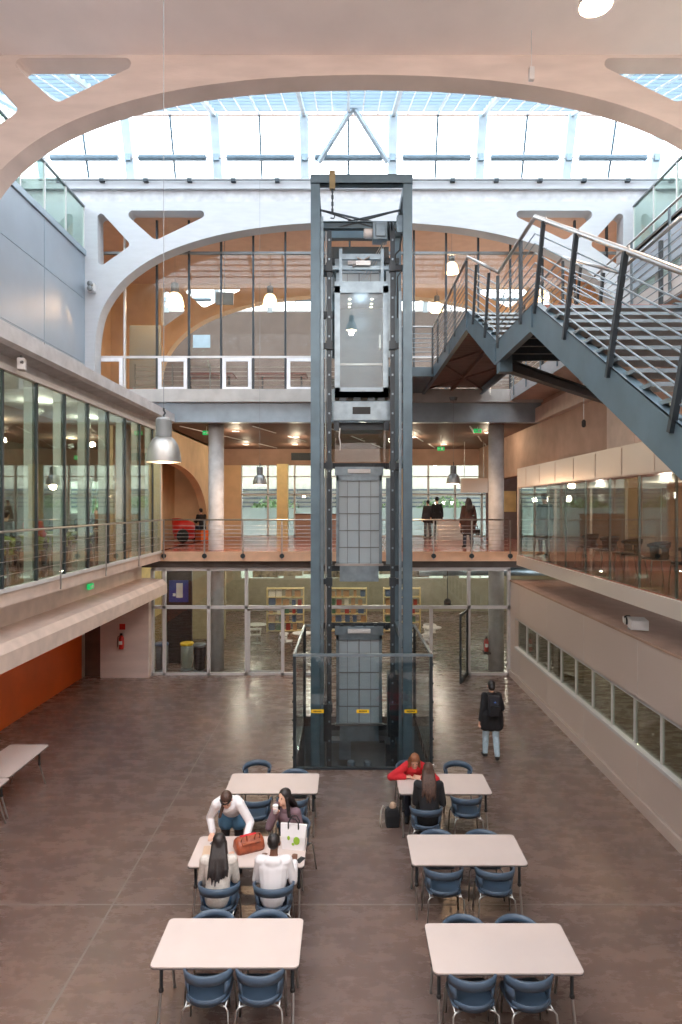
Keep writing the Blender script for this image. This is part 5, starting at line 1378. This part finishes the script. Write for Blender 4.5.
for s in (-1,1): MB().path([(s*.1,.06,.38),(s*.11,.14,.43),(s*.12,.26,.34),(s*.12,.28,.2)], .014, 6).build('strap', 'cloth_black', bp_, smooth=True)
# --- first floor
person('person in dark coat and grey trousers seen from behind at the far windows', (3.72,29.0,3.965), .3, stand(step=.3), hair='hairblack', hairstyle='short', top=mat('charcoal_cloth',(62,60,64),.9), bottom='cloth_grey', coat=.3, vox=.016)
person('taller person in black with a cap at the far windows', (4.10,28.8,3.965), .2, stand(step=.2, s=1.06), hair='cloth_black', hairstyle='hat', top='cloth_black', bottom='cloth_black', coat=.5, vox=.016, female=False)
t, V, H = person('person in long dark brown coat walking on the balcony beside the right column', (4.15,21.7,3.965), .1, stand(step=.4, hR=(.3,.1,.8)), hair='hairblack', hairstyle='long', top=mat('dark_brown_wool',(62,44,42),.9), bottom='cloth_navy', coat=.8, vox=.014)
hbx = thing('small_handbag', 'black handbag held by the person in the long brown coat', 'handbag', (4.47,21.74,4.42)); MB().prism([rrect(.14,.26,.04)], 'xy', 0, .2).build('body', 'cloth_black', hbx, bevel=.02); MB().path([(0,-.08,.19),(0,-.04,.3),(0,.04,.3),(0,.08,.19)], .01, 6).build('handle', 'cloth_black', hbx)
person('person in dark teal coat and hat behind the right gallery glazing', (5.62,18.1,3.97), .3, stand(step=.15, s=1.03), hair='cloth_navy', hairstyle='hat', top=mat('teal_grey_wool',(30,40,44),.9), bottom='cloth_navy', coat=.8, vox=.016, female=False)
person('person in dark clothes sitting low in the arched recess near the red armchair', (-6.1,27.2,3.965), .8, sit(.1), hair='hairblack', hairstyle='short', top='cloth_black', bottom='cloth_navy', vox=.018)
st_ = thing('stool', 'low orange cube stool under the person in the arched recess', 'stool', (-6.1,27.2,3.965), .8); B(-.22,.22,-.22,.22,0,.40).build('seat', 'orange', st_, bevel=.02)
# --- left gallery
for i, (x, y, rz, top, hair, hs_, lb) in enumerate((
  (-7.6,9.1,0,'cloth_black','hairblack','short','person in black at the nearest study desk in the left gallery'),
  (-7.9,14.72,0,'cloth_grey','hairbrown','short','person in grey at the third study desk in the left gallery'),
  (-7.25,14.72,0,'cloth_red','hairblack','short','person in red at the third study desk in the left gallery'),
  (-7.9,17.4,0,'cloth_black','hairblack','long','person in black with long hair at the fourth study desk in the left gallery'),
  (-7.2,17.4,0,'cloth_navy','hairblack','short','person in navy, near seat of the fourth study desk in the left gallery'),
  (-7.25,18.78,PI,'cloth_black','hairblack','short','person in black facing the camera at the fourth study desk in the left gallery'))):
    person(lb, (x,y,3.965), rz, sit(.12), hair=hair, hairstyle=hs_, top=top, bottom='cloth_navy', vox=.018)
